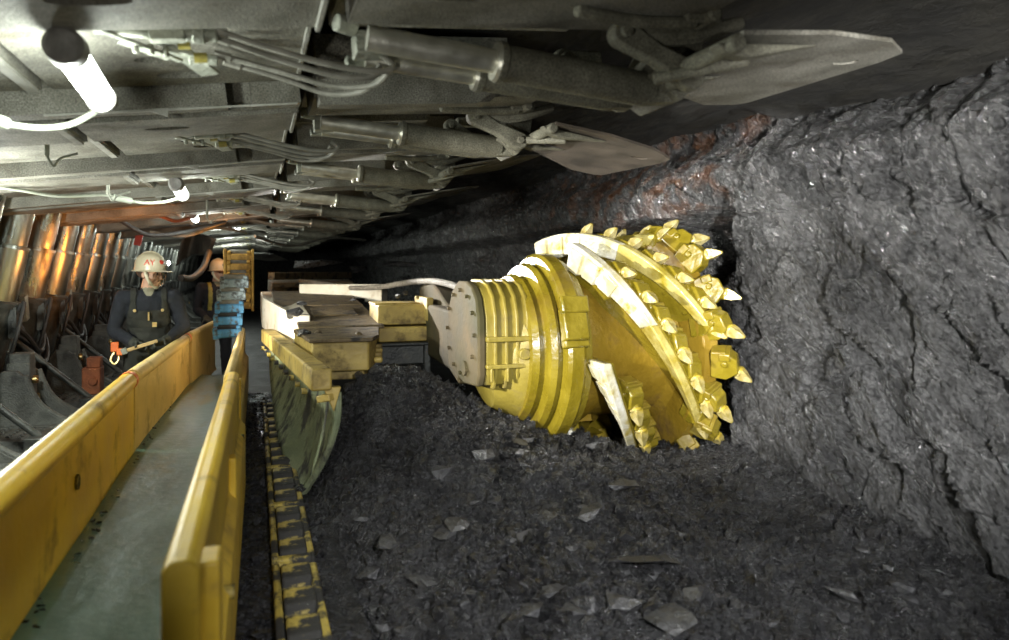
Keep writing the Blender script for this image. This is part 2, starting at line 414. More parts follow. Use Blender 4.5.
def boolean_cut(o, cutter_mb):
    """cut pockets in o's mesh (applied)"""
    c = bpy.data.meshes.new('cut'); bmesh.ops.recalc_face_normals(cutter_mb.bm, faces=cutter_mb.bm.faces); cutter_mb.bm.to_mesh(c); cutter_mb.bm.free()
    co = bpy.data.objects.new('cut', c); COL.objects.link(co)
    co.location = o.location; co.rotation_euler = o.rotation_euler
    par = o.parent; o.parent = None
    mods = [(m.width) for m in o.modifiers if m.type == 'BEVEL']
    for m_ in list(o.modifiers): o.modifiers.remove(m_)
    md = o.modifiers.new('b', 'BOOLEAN'); md.object = co; md.operation = 'DIFFERENCE'; md.solver = 'EXACT'
    dg = bpy.context.evaluated_depsgraph_get(); dg.update()
    me = bpy.data.meshes.new_from_object(o.evaluated_get(dg))
    old = o.data; o.modifiers.clear(); o.data = me; me.name = old.name
    for p in me.polygons: p.use_smooth = True
    me.set_sharp_from_angle(angle=R(30))
    bpy.data.objects.remove(co); bpy.data.meshes.remove(c)
    o.parent = par
    return o
# ================================================================ THE SETTING
def sstep(a, b, x):
    t = min(1, max(0, (x - a) / (b - a))); return t * t * (3 - 2 * t)

def facet(p, s, seed=0.0):
    q = Vector((p[0] * s + seed, p[1] * s, p[2] * s))
    d, pts = noise.voronoi(q)
    c = pts[0]; n = noise.noise_vector(c * 7.31 + Vector((3.1, 1.7, seed)))
    return (q - c).dot(n), d[1] - d[0]

def coal_x(y, z):
    """x of the coal face at y along the face, z above the floor"""
    # bedding slants across the face
    a = R(38)
    py_, pz_ = y * math.cos(a) + z * math.sin(a), -y * math.sin(a) + z * math.cos(a)
    f1, e1 = facet((0, py_ * .55, pz_), 1.6)
    f2, e2 = facet((.5, py_ * .6, pz_), 4.2, 11)
    f3, e3 = facet((.5, py_ * .6, pz_), 10.0, 23)
    f4, e4 = facet((.5, py_ * .7, pz_), 24.0, 37)
    n = noise.fractal(Vector((1.3, py_ * .8, pz_ * 2.0)), 1.0, 2.0, 5)
    dx = .13 * f1 + .13 * f2 + .060 * f3 + .028 * f4 + .05 * n
    crack = sstep(.05, .0, e2) * .006 + sstep(.04, 0, e1) * .008
    x = 2.86 + dx + crack
    # the web already cut: the face steps back behind the drum
    k = sstep(3.84 + .10 * n + .1 * f2, 3.92 + .12 * n + .1 * f2, y) * (1 - .85 * sstep(1.84 + .06 * n, 1.94 + .08 * n, z))
    x += k * (.62 + .10 * f1)
    # top of the seam leans back a little into the roof
    x += .35 * sstep(2.1, 2.5, z) 
    return x

def wall_mesh():
    ys = list(np.arange(-1.6, 1.0, .06)) + list(np.arange(1.0, 5.4, .017)) + list(np.arange(5.4, 12, .05)) + list(np.arange(12, 31, .16))
    zs = list(np.arange(-.1, 2.62, .021))
    V = np.zeros((len(ys) * len(zs), 3)); i = 0
    for y in ys:
        for z in zs:
            V[i] = (coal_x(y, z), y, z); i += 1
    nz = len(zs); F = []
    for a in range(len(ys) - 1):
        for b in range(nz - 1):
            k = a * nz + b
            F.append((k, k + 1, k + nz + 1, k + nz))
    me = bpy.data.meshes.new('wall_right'); me.from_pydata(V.tolist(), [], F); me.update()
    return me
o = mk('wall_right', wall_mesh(), M['coal_face'], angle=38); tag(o, kind='structure')

def sheet(name, xs, ys, fz, mat, flip=False, angle=40):
    V = [(x, y, fz(x, y)) for x in xs for y in ys]; n = len(ys); F = []
    for a in range(len(xs) - 1):
        for b in range(n - 1):
            k = a * n + b
            q = (k, k + n, k + n + 1, k + 1)
            F.append(q[::-1] if flip else q)
    me = bpy.data.meshes.new(name); me.from_pydata(V, [], F); me.update()
    return mk(name, me, mat, angle=angle)

def ceil_z(x, y):
    f, e = facet((x * 1.0, y * .35, 0), 1.5, 5)
    f2, _ = facet((x, y * .5, 0), 5, 9)
    return 2.60 + .05 * max(0, x) * .6 + .05 * f + .02 * f2 + .03 * noise.fractal(Vector((x * 2, y, 4)), 1, 2, 4) - .28 * sstep(2.6, 3.3, x) * (1 - .6 * sstep(3.6, 4.2, y))
o = sheet('ceiling', list(np.arange(-4.2, .6, .3)) + list(np.arange(.6, 4.4, .05)), list(np.arange(-2, 6.5, .05)) + list(np.arange(6.5, 31, .25)), ceil_z, M['roof_rock'], True)
tag(o, kind='structure')
def floor_z(x, y):
    return -.02 + .025 * noise.fractal(Vector((x * 2, y * 2, 0)), 1, 2, 4)
o = sheet('floor', list(np.arange(-4.2, 4.4, .12)), list(np.arange(-2, 31, .15)), floor_z, M['floor_dirt']); tag(o, kind='structure')
# broken rock behind the shields and the dark far end of the face
def gx(y, z):
    f, e = facet((1, y, z), 1.8, 31)
    return -3.55 + .12 * f + .06 * noise.fractal(Vector((2, y * 2, z * 2)), 1, 2, 4)
ys = list(np.arange(-2, 31, .16)); zs = list(np.arange(-.1, 2.8, .12))
V = [(gx(y, z), y, z) for y in ys for z in zs]; n = len(zs)
F = [(a * n + b, (a + 1) * n + b, (a + 1) * n + b + 1, a * n + b + 1) for a in range(len(ys) - 1) for b in range(n - 1)]
me = bpy.data.meshes.new('wall_left'); me.from_pydata(V, [], F); me.update()
tag(mk('wall_left', me, M['coal_dark']), kind='structure')
xs = list(np.arange(-4.2, 4.4, .2))
V = [(x, 30.5 + .3 * facet((x, 1, z), 1.5, 3)[0], z) for x in xs for z in zs]
F = [(a * n + b, (a + 1) * n + b, (a + 1) * n + b + 1, a * n + b + 1) for a in range(len(xs) - 1) for b in range(n - 1)]
me = bpy.data.meshes.new('wall_back'); me.from_pydata(V, [], F); me.update()
tag(mk('wall_back', me, M['coal_dark']), kind='structure')

# ================================================================ LOOSE COAL
def heap(x, y):
    h = .08 + .06 * sstep(1.2, 3.2, y)
    h += .62 * math.exp(-((x - .92) / .62) ** 2 - ((y - 5.0) / 1.05) ** 2)
    h += .30 * math.exp(-((x - 1.7) / .9) ** 2 - ((y - 4.0) / .9) ** 2)
    h += .22 * sstep(2.2, 2.95, x) * (1 - .5 * sstep(3.4, 1.8, y))
    h += .10 * math.exp(-((x - 1.1) / .7) ** 2 - ((y - 2.6) / .8) ** 2)
    h *= sstep(.16, .62, x) * .9 + .1
    h += .045 * noise.fractal(Vector((x * 2.2, y * 2.2, 7)), 1, 2, 3)
    f, e = facet((x, y, 0), 7, 2); f2, _ = facet((x, y, 0), 17, 4)
    h += .05 * f + .025 * f2 + .02 * noise.fractal(Vector((x * 16, y * 16, 1)), 1, 2, 3)
    return h

# angular stone shapes: convex hulls of random points
def hull(seed, flat=1.0):
    rnd = random.Random(seed)
    bm = bmesh.new()
    for _ in range(rnd.randint(9, 13)):
        v = Vector((rnd.gauss(0, 1), rnd.gauss(0, 1), rnd.gauss(0, 1))).normalized() * rnd.uniform(.8, 1.1)
        bm.verts.new((v.x, v.y * rnd.uniform(.7, 1), v.z * flat))
    g = bmesh.ops.convex_hull(bm, input=bm.verts)
    bmesh.ops.delete(bm, geom=[e for e in g['geom_interior'] if isinstance(e, bmesh.types.BMVert)], context='VERTS')
    bm.verts.index_update()
    V = np.array([v.co[:] for v in bm.verts]); F = [[v.index for v in f.verts] for f in bm.faces]
    bm.free(); return V, F
HULLS = [hull(i, random.Random(i).uniform(.45, .85)) for i in range(16)]

def rotm(rnd):
    q = Quaternion((rnd.gauss(0, 1), rnd.gauss(0, 1), rnd.gauss(0, 1), rnd.gauss(0, 1))); q.normalize()
    return np.array(q.to_matrix())

xs = list(np.arange(.16, 3.4, .03)); ys = list(np.arange(.5, 3.4, .026)) + list(np.arange(3.4, 7.6, .04))
Vh = [(min(x, coal_x(y, heap(x, y)) + .03) if x > 2.5 else x, y, heap(x, y)) for x in xs for y in ys]; n = len(ys)
Fh = [(a * n + b, (a + 1) * n + b, (a + 1) * n + b + 1, a * n + b + 1) for a in range(len(xs) - 1) for b in range(n - 1)]
rnd = random.Random(5)
AV, AF, off = [np.array(Vh)], list(Fh), len(Vh)
for i in range(11000):
    y = .7 + 5.6 * rnd.random() ** 1.25
    x = rnd.uniform(.22, 3.0)
    if rnd.random() < .25: x = rnd.gauss(1.0, .5); y = rnd.gauss(4.4, .8)
    if not (.2 < x < 3.1 and .6 < y < 7): continue
    s = min(.055, .012 * (1 + rnd.paretovariate(1.55) * .62))
    V, F_ = HULLS[rnd.randrange(16)]
    P = (V * s) @ rotm(rnd).T + np.array((x, y, heap(x, y) + s * .25))
    AV.append(P); AF += [[k + off for k in f] for f in F_]; off += len(V)
me = bpy.data.meshes.new('coal_rubble'); me.from_pydata(np.vstack(AV).tolist(), [], AF); me.update()
o = mk('coal_rubble', me, M['coal'], angle=25)
tag(o, 'heap of loose broken black coal covering the floor below the cutting drum', 'coal', kind='stuff')

# larger lumps, each a thing
def lump(name, x, y, s, seed, label, group=None, squash=(1, 1, 1), rz=0, z=None, mat='coal_lump', tilt=(0, 0)):
    V, F_ = HULLS[seed % 16]
    V = V * np.array(squash) * s
    me = bpy.data.meshes.new(name); me.from_pydata(V.tolist(), [], F_); me.update()
    o = mk(name, me, M[mat], angle=20)
    zz = heap(x, y) if z is None else z
    o.location = (x, y, zz + s * squash[2] * (.6 if name == 'coal_slab' else .4)); o.rotation_euler = (tilt[0], tilt[1], rz)
    return tag(o, label, 'coal lump', group)
def ground_hit(px, py):
    d = 1.2
    while d < 9:
        p = W(px, py, d)
        if p.z <= heap(p.x, p.y): return p
        d += .01
    return p
for i in range(90):
    px, py = rnd.uniform(330, 960), rnd.uniform(440, 632)
    if py < 440 + (px - 700) * .5 and px > 700: continue
    p = ground_hit(px, py)
    if not (.3 < p.x < 2.9 and p.y < 6): continue
    lump('coal_lump', p.x, p.y, rnd.choice((.035, .045, .06, .09)), i, 'black angular coal lump lying on the loose coal heap', 'lumps on the coal heap',
         (1, rnd.uniform(.6, .9), rnd.uniform(.4, .7)), rnd.uniform(0, 6))
p = ground_hit(854, 603); lump('coal_slab', p.x, p.y, .13, 3, 'long pale grey slab lying at the foot of the coal face', None, (1.0, .28, .25), R(-55), tilt=(.1, .1))
p = ground_hit(527, 540); lump('coal_slab', p.x, p.y, .15, 5, 'flat pointed black slab on the open middle of the coal heap', None, (1.0, .45, .22), R(25), tilt=(-.15, .05))
p = ground_hit(590, 520); lump('coal_slab', p.x, p.y, .13, 8, 'broad flat coal slab on the heap below the drum', None, (1.0, .7, .3), R(60), tilt=(-.2, 0))
p = ground_hit(645, 572); lump('coal_slab', p.x, p.y, .17, 9, 'biggest flat coal slab half buried in the front of the heap', None, (1.0, .8, .3), R(10), tilt=(-.2, .1))
p = ground_hit(668, 628); lump('coal_slab', p.x, p.y, .14, 11, 'grey flat coal slab at the bottom edge of the picture', None, (1.0, .8, .4), R(80), tilt=(-.2, .1))
p = WY(748, 466, 3.72); lump('rock_slab', p.x - .05, p.y, .25, 6, 'dark tilted rock slab between the drum and the coal face', None, (1.0, .7, .3), R(-12), z=p.z - .12, mat='coal_dark', tilt=(.28, .10))
# ================================================================ ROOF SUPPORTS (shields)
PITCH = 1.7
Y0 = 1.8
HX, HZ = .2, 2.30            # hinge between the rear and the front canopy
REAR, FRONT = -.125, -.085   # slopes
GROUP_S = 'powered roof supports along the face'
rs = thing('roof_support', (0, Y0, 0), 'x', 'roof support', GROUP_S)

def ell(mb, x, y, rx, ry, z0=-.09, z1=.12, seg=24):
    mb.prism([(x + rx * math.cos(2 * PI * i / seg), y + ry * math.sin(2 * PI * i / seg)) for i in range(seg)], 'z', z0, z1)

# --- rear canopy (hinge frame, x<0)
mb = MB()
prof = [(.0, .22), (.0, -.06), (.45, -.06), (.47, .02), (1.42, .02), (1.42, .10), (1.50, .10), (1.50, -.055), (1.53, -.055), (1.64, -.05), (1.66, .22)]
mb.prism(prof, 'x', -2.75, -.015)
canopy = mb.build('rear_canopy', M['canopy'], rs, loc=(HX, 0, HZ), rot=(0, REAR, 0), local=True)
ct = MB()
ell(ct, -.60, .22, .10, .035, -.09, .19); ell(ct, -.66, .60, .15, .05, -.05, .19); ell(ct, -.52, 1.05, .09, .045, -.05, .19); ell(ct, -.45, 1.27, .11, .05, -.05, .19)
ct.box((-.965, .22, .03), (.03, .5, .22)); ct.box((-.965, 1.0, .08), (.035, .86, .2))
ct.box((-.27, 1.56, -.02), (.10, .14, .2))
boolean_cut(canopy, ct)
mb = MB()  # weld strip and torn edges
mb.bar((-1.01, .03, -.065), (-1.01, .44, -.065), .03, .02); mb.bar((-1.01, .5, .015), (-1.01, 1.4, .015), .035, .02)
mb.bar((-.03, .0, -.065), (-.03, .45, -.065), .012, .02); mb.bar((-.03, .48, .015), (-.03, 1.42, .015), .012, .02)
mb.bar((-1.01, 1.51, -.06), (-.03, 1.51, -.06), .012, .008)
mb.prism([(-.64, -.055), (-.55, -.055), (-.56, -.09)], 'y', 1.50, 1.515)
w = mb.build('weld_strip', M['canopy_pale'], canopy, local=True); w['label'] = 'pale scraped weld strip'

# --- front canopy
mb = MB()
A = [(.0, .22), (.0, -.06), (.41, -.06), (.45, .08), (.84, .08), (.88, -.05), (1.42, -.05), (1.42, .10), (1.50, .10), (1.50, -.13), (1.53, -.13), (1.64, -.09), (1.66, .22)]
mb.prism(A[:4] + [(.45, .22)], 'x', .06, 1.22)
mb.prism([(.43, .22), (.43, .08), (.87, .08), (.87, .22)], 'x', .06, 1.0)
mb.prism([(.86, .22), (.86, .0), (.88, -.05), (1.42, -.05), (1.42, .22)], 'x', .06, 1.06)
mb.prism([(.07, -.07), (.80, -.07), (.95, .02), (.95, .2), (.07, .2)], 'y', 1.50, 1.54)
mb.prism([(.07, -.055), (.88, -.055), (1.0, .05), (1.0, .22), (.07, .22)], 'y', 1.54, 1.66)
mb.prism([(1.42, .10), (1.50, .10), (1.50, .22), (1.42, .22)], 'x', .06, .95)
front = mb.build('front_canopy', M['canopy'], rs, loc=(HX, 0, HZ), rot=(0, FRONT, 0), local=True)
ct = MB()
for x, y, l in ((.28, .16, .3), (.62, .07, .36), (.42, 1.0, .3), (.35, 1.25, .36), (.75, 1.28, .3)):
    ct.prism([(x - l / 2, y), (x - l / 2 + .06, y + .025), (x + l / 2 - .03, y + .03), (x + l / 2, y + .012), (x + l / 2 - .05, y - .005)], 'z', -.1, .05)
ct.box((.20, .64, .09), (.2, .3, .06))
boolean_cut(front, ct)
mb = MB()
mb.tube([(.95, .36, -.09), (1.1, .34, -.10), (1.25, .33, -.09), (1.42, .32, -.05)], lambda t: .022 + .012 * math.sin(t * PI), sub=4)
mb.tube([(.72, .2, -.07), (.95, .24, -.085), (1.18, .25, -.08)], .02, sub=4)
mb.box((1.20, .27, -.06), (.14, .09, .05)); mb.cyl((1.22, .19, -.065), (1.22, .38, -.065), .026, seg=16)
mb.box((1.10, .95, -.01), (.16, .06, .06)); mb.box((1.10, 1.3, -.01), (.16, .06, .06))
mb.build_split('canopy_knuckle', M['cylinder'], front, bevel=.008, local=True)

# --- sprag cylinders: barrel with a sliding rod
def sprag_cyl(y, r, x0, x1, x2, z0, z2, name='sprag_cylinder'):
    a, b = Vector((x0, y, z0)), Vector((x2, y, z2)); m_ = a.lerp(b, (x1 - x0) / (x2 - x0)); d = (b - a).normalized()
    mb = MB()
    mb.lathe([(0, r * .8), (.0, r * 1.12), (.022, r * 1.12), (.03, r), ((b - m_).length - .03, r), ((b - m_).length, r * .9)], m_, b, seg=24)
    mb.box(b + d * .02, (.10, r * 1.2, r * 1.5))
    mb.bar(m_ + Vector((.1, r * .95, -.3 * r)), b + Vector((-.05, r * .95, -.3 * r)), .03, .022)
    c = mb.build(name, M['cylinder'], rs, loc=(HX, 0, HZ), rot=(0, FRONT, 0), local=True)
    mb = MB(); mb.cyl(a, m_ + d * .05, r * .66, seg=20); mb.cyl(m_ - d * .012, m_ + d * .004, r * 1.02, r * 1.12, seg=20)
    rd = mb.build('piston_rod', M['chrome'], c, local=True); rd['label'] = 'shiny steel piston rod'
sprag_cyl(.50, .062, .13, .56, 1.14, -.075, -.245)
sprag_cyl(.68, .048, .15, .54, 1.08, -.09, -.235)
# --- link arms with pins
def link_arm(y, a, b, w=.045, t=.03):
    a, b = Vector(a), Vector(b); d = (b - a); L = d.length; ang = math.atan2(d.z, d.x)
    pts = []
    for i in range(9): t_ = PI / 2 + PI * i / 8; pts.append((w * math.cos(t_), w * math.sin(t_)))
    for i in range(9): t_ = -PI / 2 + PI * i / 8; pts.append((L + w * 1.1 * math.cos(t_), w * 1.1 * math.sin(t_)))
    pts.insert(9, (L * .5, -w * .72)); pts.append((L * .5, w * .72))
    mb = MB(); mb.prism(pts, 'y', -t, t)
    o = mb.build('link_arm', M['cylinder'], rs, bevel=.008, local=True,
                 loc=None)
    m4 = Matrix.Translation((HX, 0, HZ)) @ Matrix.Rotation(FRONT, 4, 'Y') @ Matrix.Translation((a.x, y, a.z)) @ Matrix.Rotation(-ang, 4, 'Y')
    o.matrix_local = m4
    mb = MB()
    for p in ((0, 0), (L, 0)):
        mb.cyl((p[0], -t - .02, p[1]), (p[0], t + .02, p[1]), w * .48, seg=16)
    mb.build_split('pin', M['cylinder'], o, bevel=.005, local=True)
link_arm(.34, (.95, 0, -.095), (1.20, 0, -.235))
link_arm(.78, (.93, 0, -.06), (1.17, 0, -.22), w=.04)
mb = MB(); mb.prism([(1.10, -.21), (1.22, -.30), (1.30, -.22), (1.34, -.06), (1.22, -.05)], 'y', .42, .72)
mb.cyl((1.18, .38, -.235), (1.18, .80, -.235), .03, seg=14)
mb.build('sprag_bracket', M['cylinder'], rs, bevel=.008, loc=(HX, 0, HZ), rot=(0, FRONT, 0), local=True)
# --- face sprag plate (flipper)
mb = MB()
pl = [(.0, .0), (.32, -.02), (.62, .04), (.80, .16), (.82, .28), (.76, .96), (.72, 1.0), (.55, 1.0), (.36, .86), (.2, .74), (.0, .60)]
mb.prism(pl, 'z', -.006, .008)
sprag = mb.build('sprag_plate', M['canopy'], rs, bevel=.008, loc=(0, 0, 0), local=True)
SPRAG_M = Matrix.Translation((HX, 0, HZ)) @ Matrix.Rotation(FRONT, 4, 'Y') @ Matrix.Translation((1.17, 0, -.19))
sprag.matrix_local = SPRAG_M
ct = MB(); ell(ct, .66, .28, .05, .035, -.1, .0)
boolean_cut(sprag, ct); sprag.matrix_local = SPRAG_M
mb = MB()
mb.prism([(-.02, -.045), (.06, -.055), (.22, -.03), (.34, -.012), (-.05, -.012)], 'y', .06, .12)
mb.prism([(-.02, -.045), (.06, -.055), (.16, -.03), (.26, -.012), (-.05, -.012)], 'y', .46, .52)
mb.cyl((.0, .02, -.02), (.0, .62, -.02), .028, seg=14)
mb.cyl((-.10, .36, -.05), (.14, .16, -.035), .02, seg=10)
mb.build_split('hinge_lug', M['cylinder'], sprag, bevel=.008, local=True)
# --- valve group and hoses in the canopy pocket (rear part, near the seam)
mb = MB()
mb.box((-.46, .58, -.055), (.10, .05, .04)); mb.cyl((-.41, .58, -.055), (-.32, .58, -.06), .022, seg=12); mb.cyl((-.39, .58, -.055), (-.355, .58, -.058), .028, seg=12)
mb.cyl((-.66, .62, -.02), (-.51, .59, -.05), .015, seg=10)
mb.bar((-.72, .50, -.02), (-.44, .76, -.085), .022, .01); mb.bar((-.47, .70, -.04), (-.36, .92, -.09), .07, .010); mb.bar((-.60, .66, -.045), (-.47, .74, -.08), .05, .008)
for i in range(3): mb.cyl((-.56 + .04 * i, .66 + .025 * i, -.05), (-.56 + .04 * i, .66 + .025 * i, -.085), .010, seg=8)
mb.cyl((-.42, .80, -.07), (-.33, .80, -.075), .018, seg=10)
vb = mb.build('valve_block', M['fitting'], rs, bevel=.004, loc=(HX, 0, HZ + .02), rot=(0, REAR, 0), local=True)
mb = MB(); mb.box((-.42, .635, -.07), (.035, .03, .02)); mb.cyl((-.40, .73, -.085), (-.36, .73, -.085), .016, seg=10)
for y_ in mb.build_split('valve_cap', M['fitting_yellow'], vb, local=True): y_['label'] = 'yellow valve cap'
mb = MB(); mb.box((.155, .60, -.07), (.11, .10, .075)); mb.cyl((.2, .60, -.075), (.26, .60, -.08), .022, seg=10); mb.cyl((.10, .55, -.03), (.04, .52, -.02), .03, seg=8)
mb.box((.13, .74, -.09), (.08, .06, .04))
mb.build_split('hose_manifold', M['fitting'], rs, bevel=.005, loc=(HX, 0, HZ), rot=(0, FRONT, 0), local=True)
HP = [
    [(-.33, .58, -.06), (-.14, .60, -.10), (.06, .60, -.135), (.20, .59, -.14), (.235, .60, -.115), (.20, .60, -.085)],
    [(-.33, .62, -.07), (-.12, .66, -.115), (.06, .66, -.15), (.17, .65, -.145), (.20, .64, -.105)],
    [(-.33, .80, -.075), (-.12, .82, -.11), (.06, .82, -.145), (.19, .75, -.15), (.235, .65, -.12)],
    [(-.30, .84, -.085), (-.10, .90, -.115), (.05, .92, -.15), (.16, .86, -.15), (.22, .72, -.13)],
]
for i, hp in enumerate(HP):
    mb = MB(); mb.tube(hp, .0105, seg=8); mb.cyl(hp[0], Vector(hp[0]).lerp(Vector(hp[1]), .25), .015, seg=8)
    mb.build('hydraulic_hose', M['hose'], rs, loc=(HX, 0, HZ), local=True)
# --- two telescopic legs
for y in (.42, 1.28):
    a = Vector((-2.34, y, .22)); b = Vector((-1.93, y - .02, 2.10)); d = (b - a).normalized(); L = (b - a).length
    p1, p2 = a + d * (L * .55), a + d * (L * .80)
    mb = MB(); l1 = (p1 - a).length
    mb.lathe([(0, .17), (l1 - .06, .175), (l1 - .06, .19), (l1 - .015, .19), (l1, .17)], a, p1, seg=28)
    mb.box(a + d * (l1 * .8) + Vector((.19, -.05, 0)), (.06, .08, .26)); mb.box(a + d * (l1 * .55) + Vector((.18, .08, 0)), (.05, .05, .35))
    lg = mb.build('leg', M['leg_case'], rs, local=True, angle=40)
    l2 = (p2 - p1).length
    mb = MB(); mb.lathe([(-.05, .155), (l2 - .03, .155), (l2 - .028, .162), (l2, .158), (l2 + .002, .135)], p1, p2, seg=28)
    s = mb.build('leg_stage', M['leg_steel'], lg, local=True); s['label'] = 'polished steel lower stage'
    mb = MB(); mb.lathe([(-.02, .132), ((b - p2).length, .132)], p2, b, seg=28)
    s = mb.build('leg_piston', M['leg_steel'], lg, local=True); s['label'] = 'polished steel upper piston'
    mb = MB(); mb.tube([a + d * .35 + Vector((.22, -.1, 0)), a + d * .7 + Vector((.26, -.14, 0)), a + d * 1.0 + Vector((.24, -.06, .02)), a + d * (l1 * .82) + Vector((.2, -.04, .05))], .016, seg=8)
    mb.build('leg_hose', M['hose_black'], lg, local=True)
# --- base, ramps, lifting horns, rear shield
for y in (.28, 1.42):
    mb = MB()
    mb.prism([(-3.2, .0), (-.98, .0), (-.90, .05), (-1.0, .14), (-1.5, .20), (-3.2, .22)], 'y', y - .26, y + .26)
    for i in range(14):
        for j in range(6):
            x0 = -1.02 - i * .075; mb.bar((x0, y - .2 + j * .08, .139 + .0012 * (i * 7)), (x0 - .03, y - .18 + j * .08, .142 + .0012 * (i * 7)), .012, .014)
    mb.build('base_pontoon', M['base_steel'], rs, bevel=.012, local=True)
horn = [(-1.45, .12), (-1.48, .20), (-1.58, .26), (-1.70, .36), (-1.77, .48), (-1.81, .60), (-1.87, .66), (-1.98, .66), (-2.05, .56), (-2.08, .12)]
for y in (.10, .50):
    mb = MB(); mb.prism(horn, 'y', y - .03, y + .03)
    mb.tube([(-1.45, y, .19), (-1.58, y, .26), (-1.70, y, .36), (-1.77, y, .48), (-1.82, y, .62)], .03, seg=8, sub=4)
    mb.build('lifting_horn', M['base_steel'], rs, bevel=.01, local=True)
for y in (.30,):
    mb = MB(); mb.box((-1.90, y, .50), (.22, .22, .42), taper=(.8, .8)); mb.box((-1.89, y, .74), (.16, .16, .10))
    bl = mb.build('base_block', M['base_steel'], rs, bevel=.015, local=True)
    mb = MB(); mb.lathe([(0, .035), (.03, .035), (.03, .015), (.02, .014)], (-1.80, y - .02, .56), (-1.74, y - .02, .56), seg=14)
    mb.lathe([(0, .04), (.03, .04), (.03, .016), (.02, .014)], (-1.79, y - .02, .40), (-1.73, y - .02, .40), seg=14)
    for s in mb.build_split('pin', M['brass'], bl, local=True): s['label'] = 'round brass pin'
mb = MB()
mb.cyl((-2.2, .85, .95), (-1.45, .85, .26), .026, seg=12); mb.box((-1.3, .85, .2), (.5, .24, .2))
mb.build_split('relay_bar', M['leg_case'], rs, bevel=.006, local=True)
mb = MB(); mb.prism([(-2.45, 2.02), (-2.55, 2.12), (-3.25, .9), (-3.3, .2), (-3.15, .2), (-3.1, .85)], 'y', .03, 1.64)
mb.build('gob_shield', M['base_steel'], rs, bevel=.01, local=True)
for y, z in ((.6, .45), (.95, .62), (1.1, .5)):
    mb = MB(); mb.tube([(-2.2, y - .3, z + .5), (-2.02, y - .1, z + .3), (-1.95, y + .15, z + .1), (-2.0, y + .4, z + .3), (-2.2, y + .5, z + .7)], .022, seg=8)
    mb.build('base_hose', M['hose_black'], rs, local=True)
mb = MB(); mb.box((-2.02, .86, 1.15), (.05, .10, .24), Matrix.Rotation(R(15), 3, 'X')); t_ = mb.build('tag_plate', M['fitting'], rs, bevel=.004, local=True)

# --- the row of supports
LBL = ['nearest roof support, overhead above the first tube lamp, its face plate nearest the camera',
       'second roof support from the camera, its drooping brown face plate above the drum',
       'third roof support from the camera, above the second tube lamp',
       'roof support with paired chrome legs at the left picture edge, fourth from the camera',
       'roof support with orange lit canopy and leg behind the miner in overalls',
       'roof support whose legs stand just left of the helmeted miner',
       'roof support whose steel legs show directly behind the first miner',
       'eighth roof support from the camera, legs showing right of the first miner',
       'ninth roof support from the camera, beside the miner at the cable carrier',
       'tenth roof support from the camera, small and pale in the distance',
       'eleventh roof support from the camera, far along the face',
       'twelfth roof support from the camera, far along the face',
       'thirteenth roof support from the camera, deep in the distance',
       'fourteenth roof support from the camera, last but one of the row',
       'last roof support at the dark far end of the row']
DZ = [0, .065, .055, .0, .03, -.02, .02, .0, .02, 0, .01, 0, .02, 0, .01]
SPR = [0, .24, -.12, -.1, -.12, -.1, -.1, -.1, -.1, -.1, -.1, -.1, -.1, -.1, -.1]
HINGED = ('front_canopy', 'sprag_cylinder', 'sprag_bracket', 'hose_manifold')
for k in range(15):
    r_ = rs if k == 0 else copy_tree(rs)
    r_.location = (0, Y0 + PITCH * k, 0); r_['label'] = LBL[k]
    for ch in r_.children:
        nm = ch.name.split('.')[0]
        if nm in HINGED or nm in ('link_arm', 'sprag_plate'): ch.location.z += DZ[k]
        if nm == 'sprag_plate' and SPR[k]:
            ch.matrix_local = Matrix.Translation((0, 0, DZ[k])) @ SPRAG_M @ Matrix.Rotation(SPR[k], 4, 'Y')
        if k == 1 and nm == 'sprag_plate':
            ch.location.x += .12; ch.data = ch.data.copy(); ch.data.materials[0] = M['brown_plate']
# the support just behind the camera position closes the roof over the viewer
r_ = copy_tree(rs); r_.location = (0, Y0 - PITCH, 0); r_['label'] = 'roof support directly above the camera, only its front edge showing'

# ================================================================ ROOF LAMPS
GL = 'white tube lamps under the roof'
def tube_lamp(loc, s, label, mat, yaw=0, hang=.12, tail=None):
    t = thing('roof_lamp', loc, label, 'lamp', GL)
    L = .42 * s; r = .043 * s
    mb = MB(); mb.lathe([(0, r * .9), (.01, r * 1.2), (.07, r * 1.25), (.09, r * 1.1)], (0, -.09, 0), (0, .0, 0), seg=24)
    mb.lathe([(0, r * 1.1), (.03, r * 1.15), (.05, r * .6)], (0, L, -.03 * s), (0, L + .05, -.03 * s), seg=24)
    mb.build_split('end_cap', M['lamp_cap'], t, local=True)
    mb = MB(); mb.lathe([(0, r), (L * .96, r), (L, r * .85)], (0, 0, 0), (0, L, -.03 * s), seg=24)
    mb.build('lamp_tube', mat, t, local=True)
    mb = MB(); mb.cyl((0, -.05, r), (.01, -.05, hang), .01, seg=8); mb.lathe([(0, .05 * s), (.01, .1 * s), (.03, .06 * s)], (0, -.05, hang - .02), (0, -.05, hang + .02), seg=20)
    mb.build('hanger', M['lamp_cap'], t, local=True)
    t.rotation_euler = (0, 0, yaw)
    return t
tube_lamp(WY(70, 53, 2.30) , 1.0, 'big white tube lamp at top left, nearest of the roof lamps', M['lamp_glass'], hang=.135)
tube_lamp(WY(177, 185, 5.62), 1.0, 'second white tube lamp, hanging over the miner', M['lamp_glass'], hang=.15)
tube_lamp(WY(193, 215, 9.0), .9, 'third small lamp beside the orange lit hose', M['lamp_small'], hang=.15)
tube_lamp(WY(237, 226, 12.4), .9, 'fourth tiny lamp above the amber cable carrier', M['lamp_small'], hang=.12)
tube_lamp(WY(222, 233, 15.8), .8, 'fifth tiny lamp farthest along the face', M['lamp_small'], hang=.12)
tube_lamp(WY(262, 235, 17.5), .8, 'pale distant lamp above the dark end of the machine', M['lamp_small'], hang=.12)
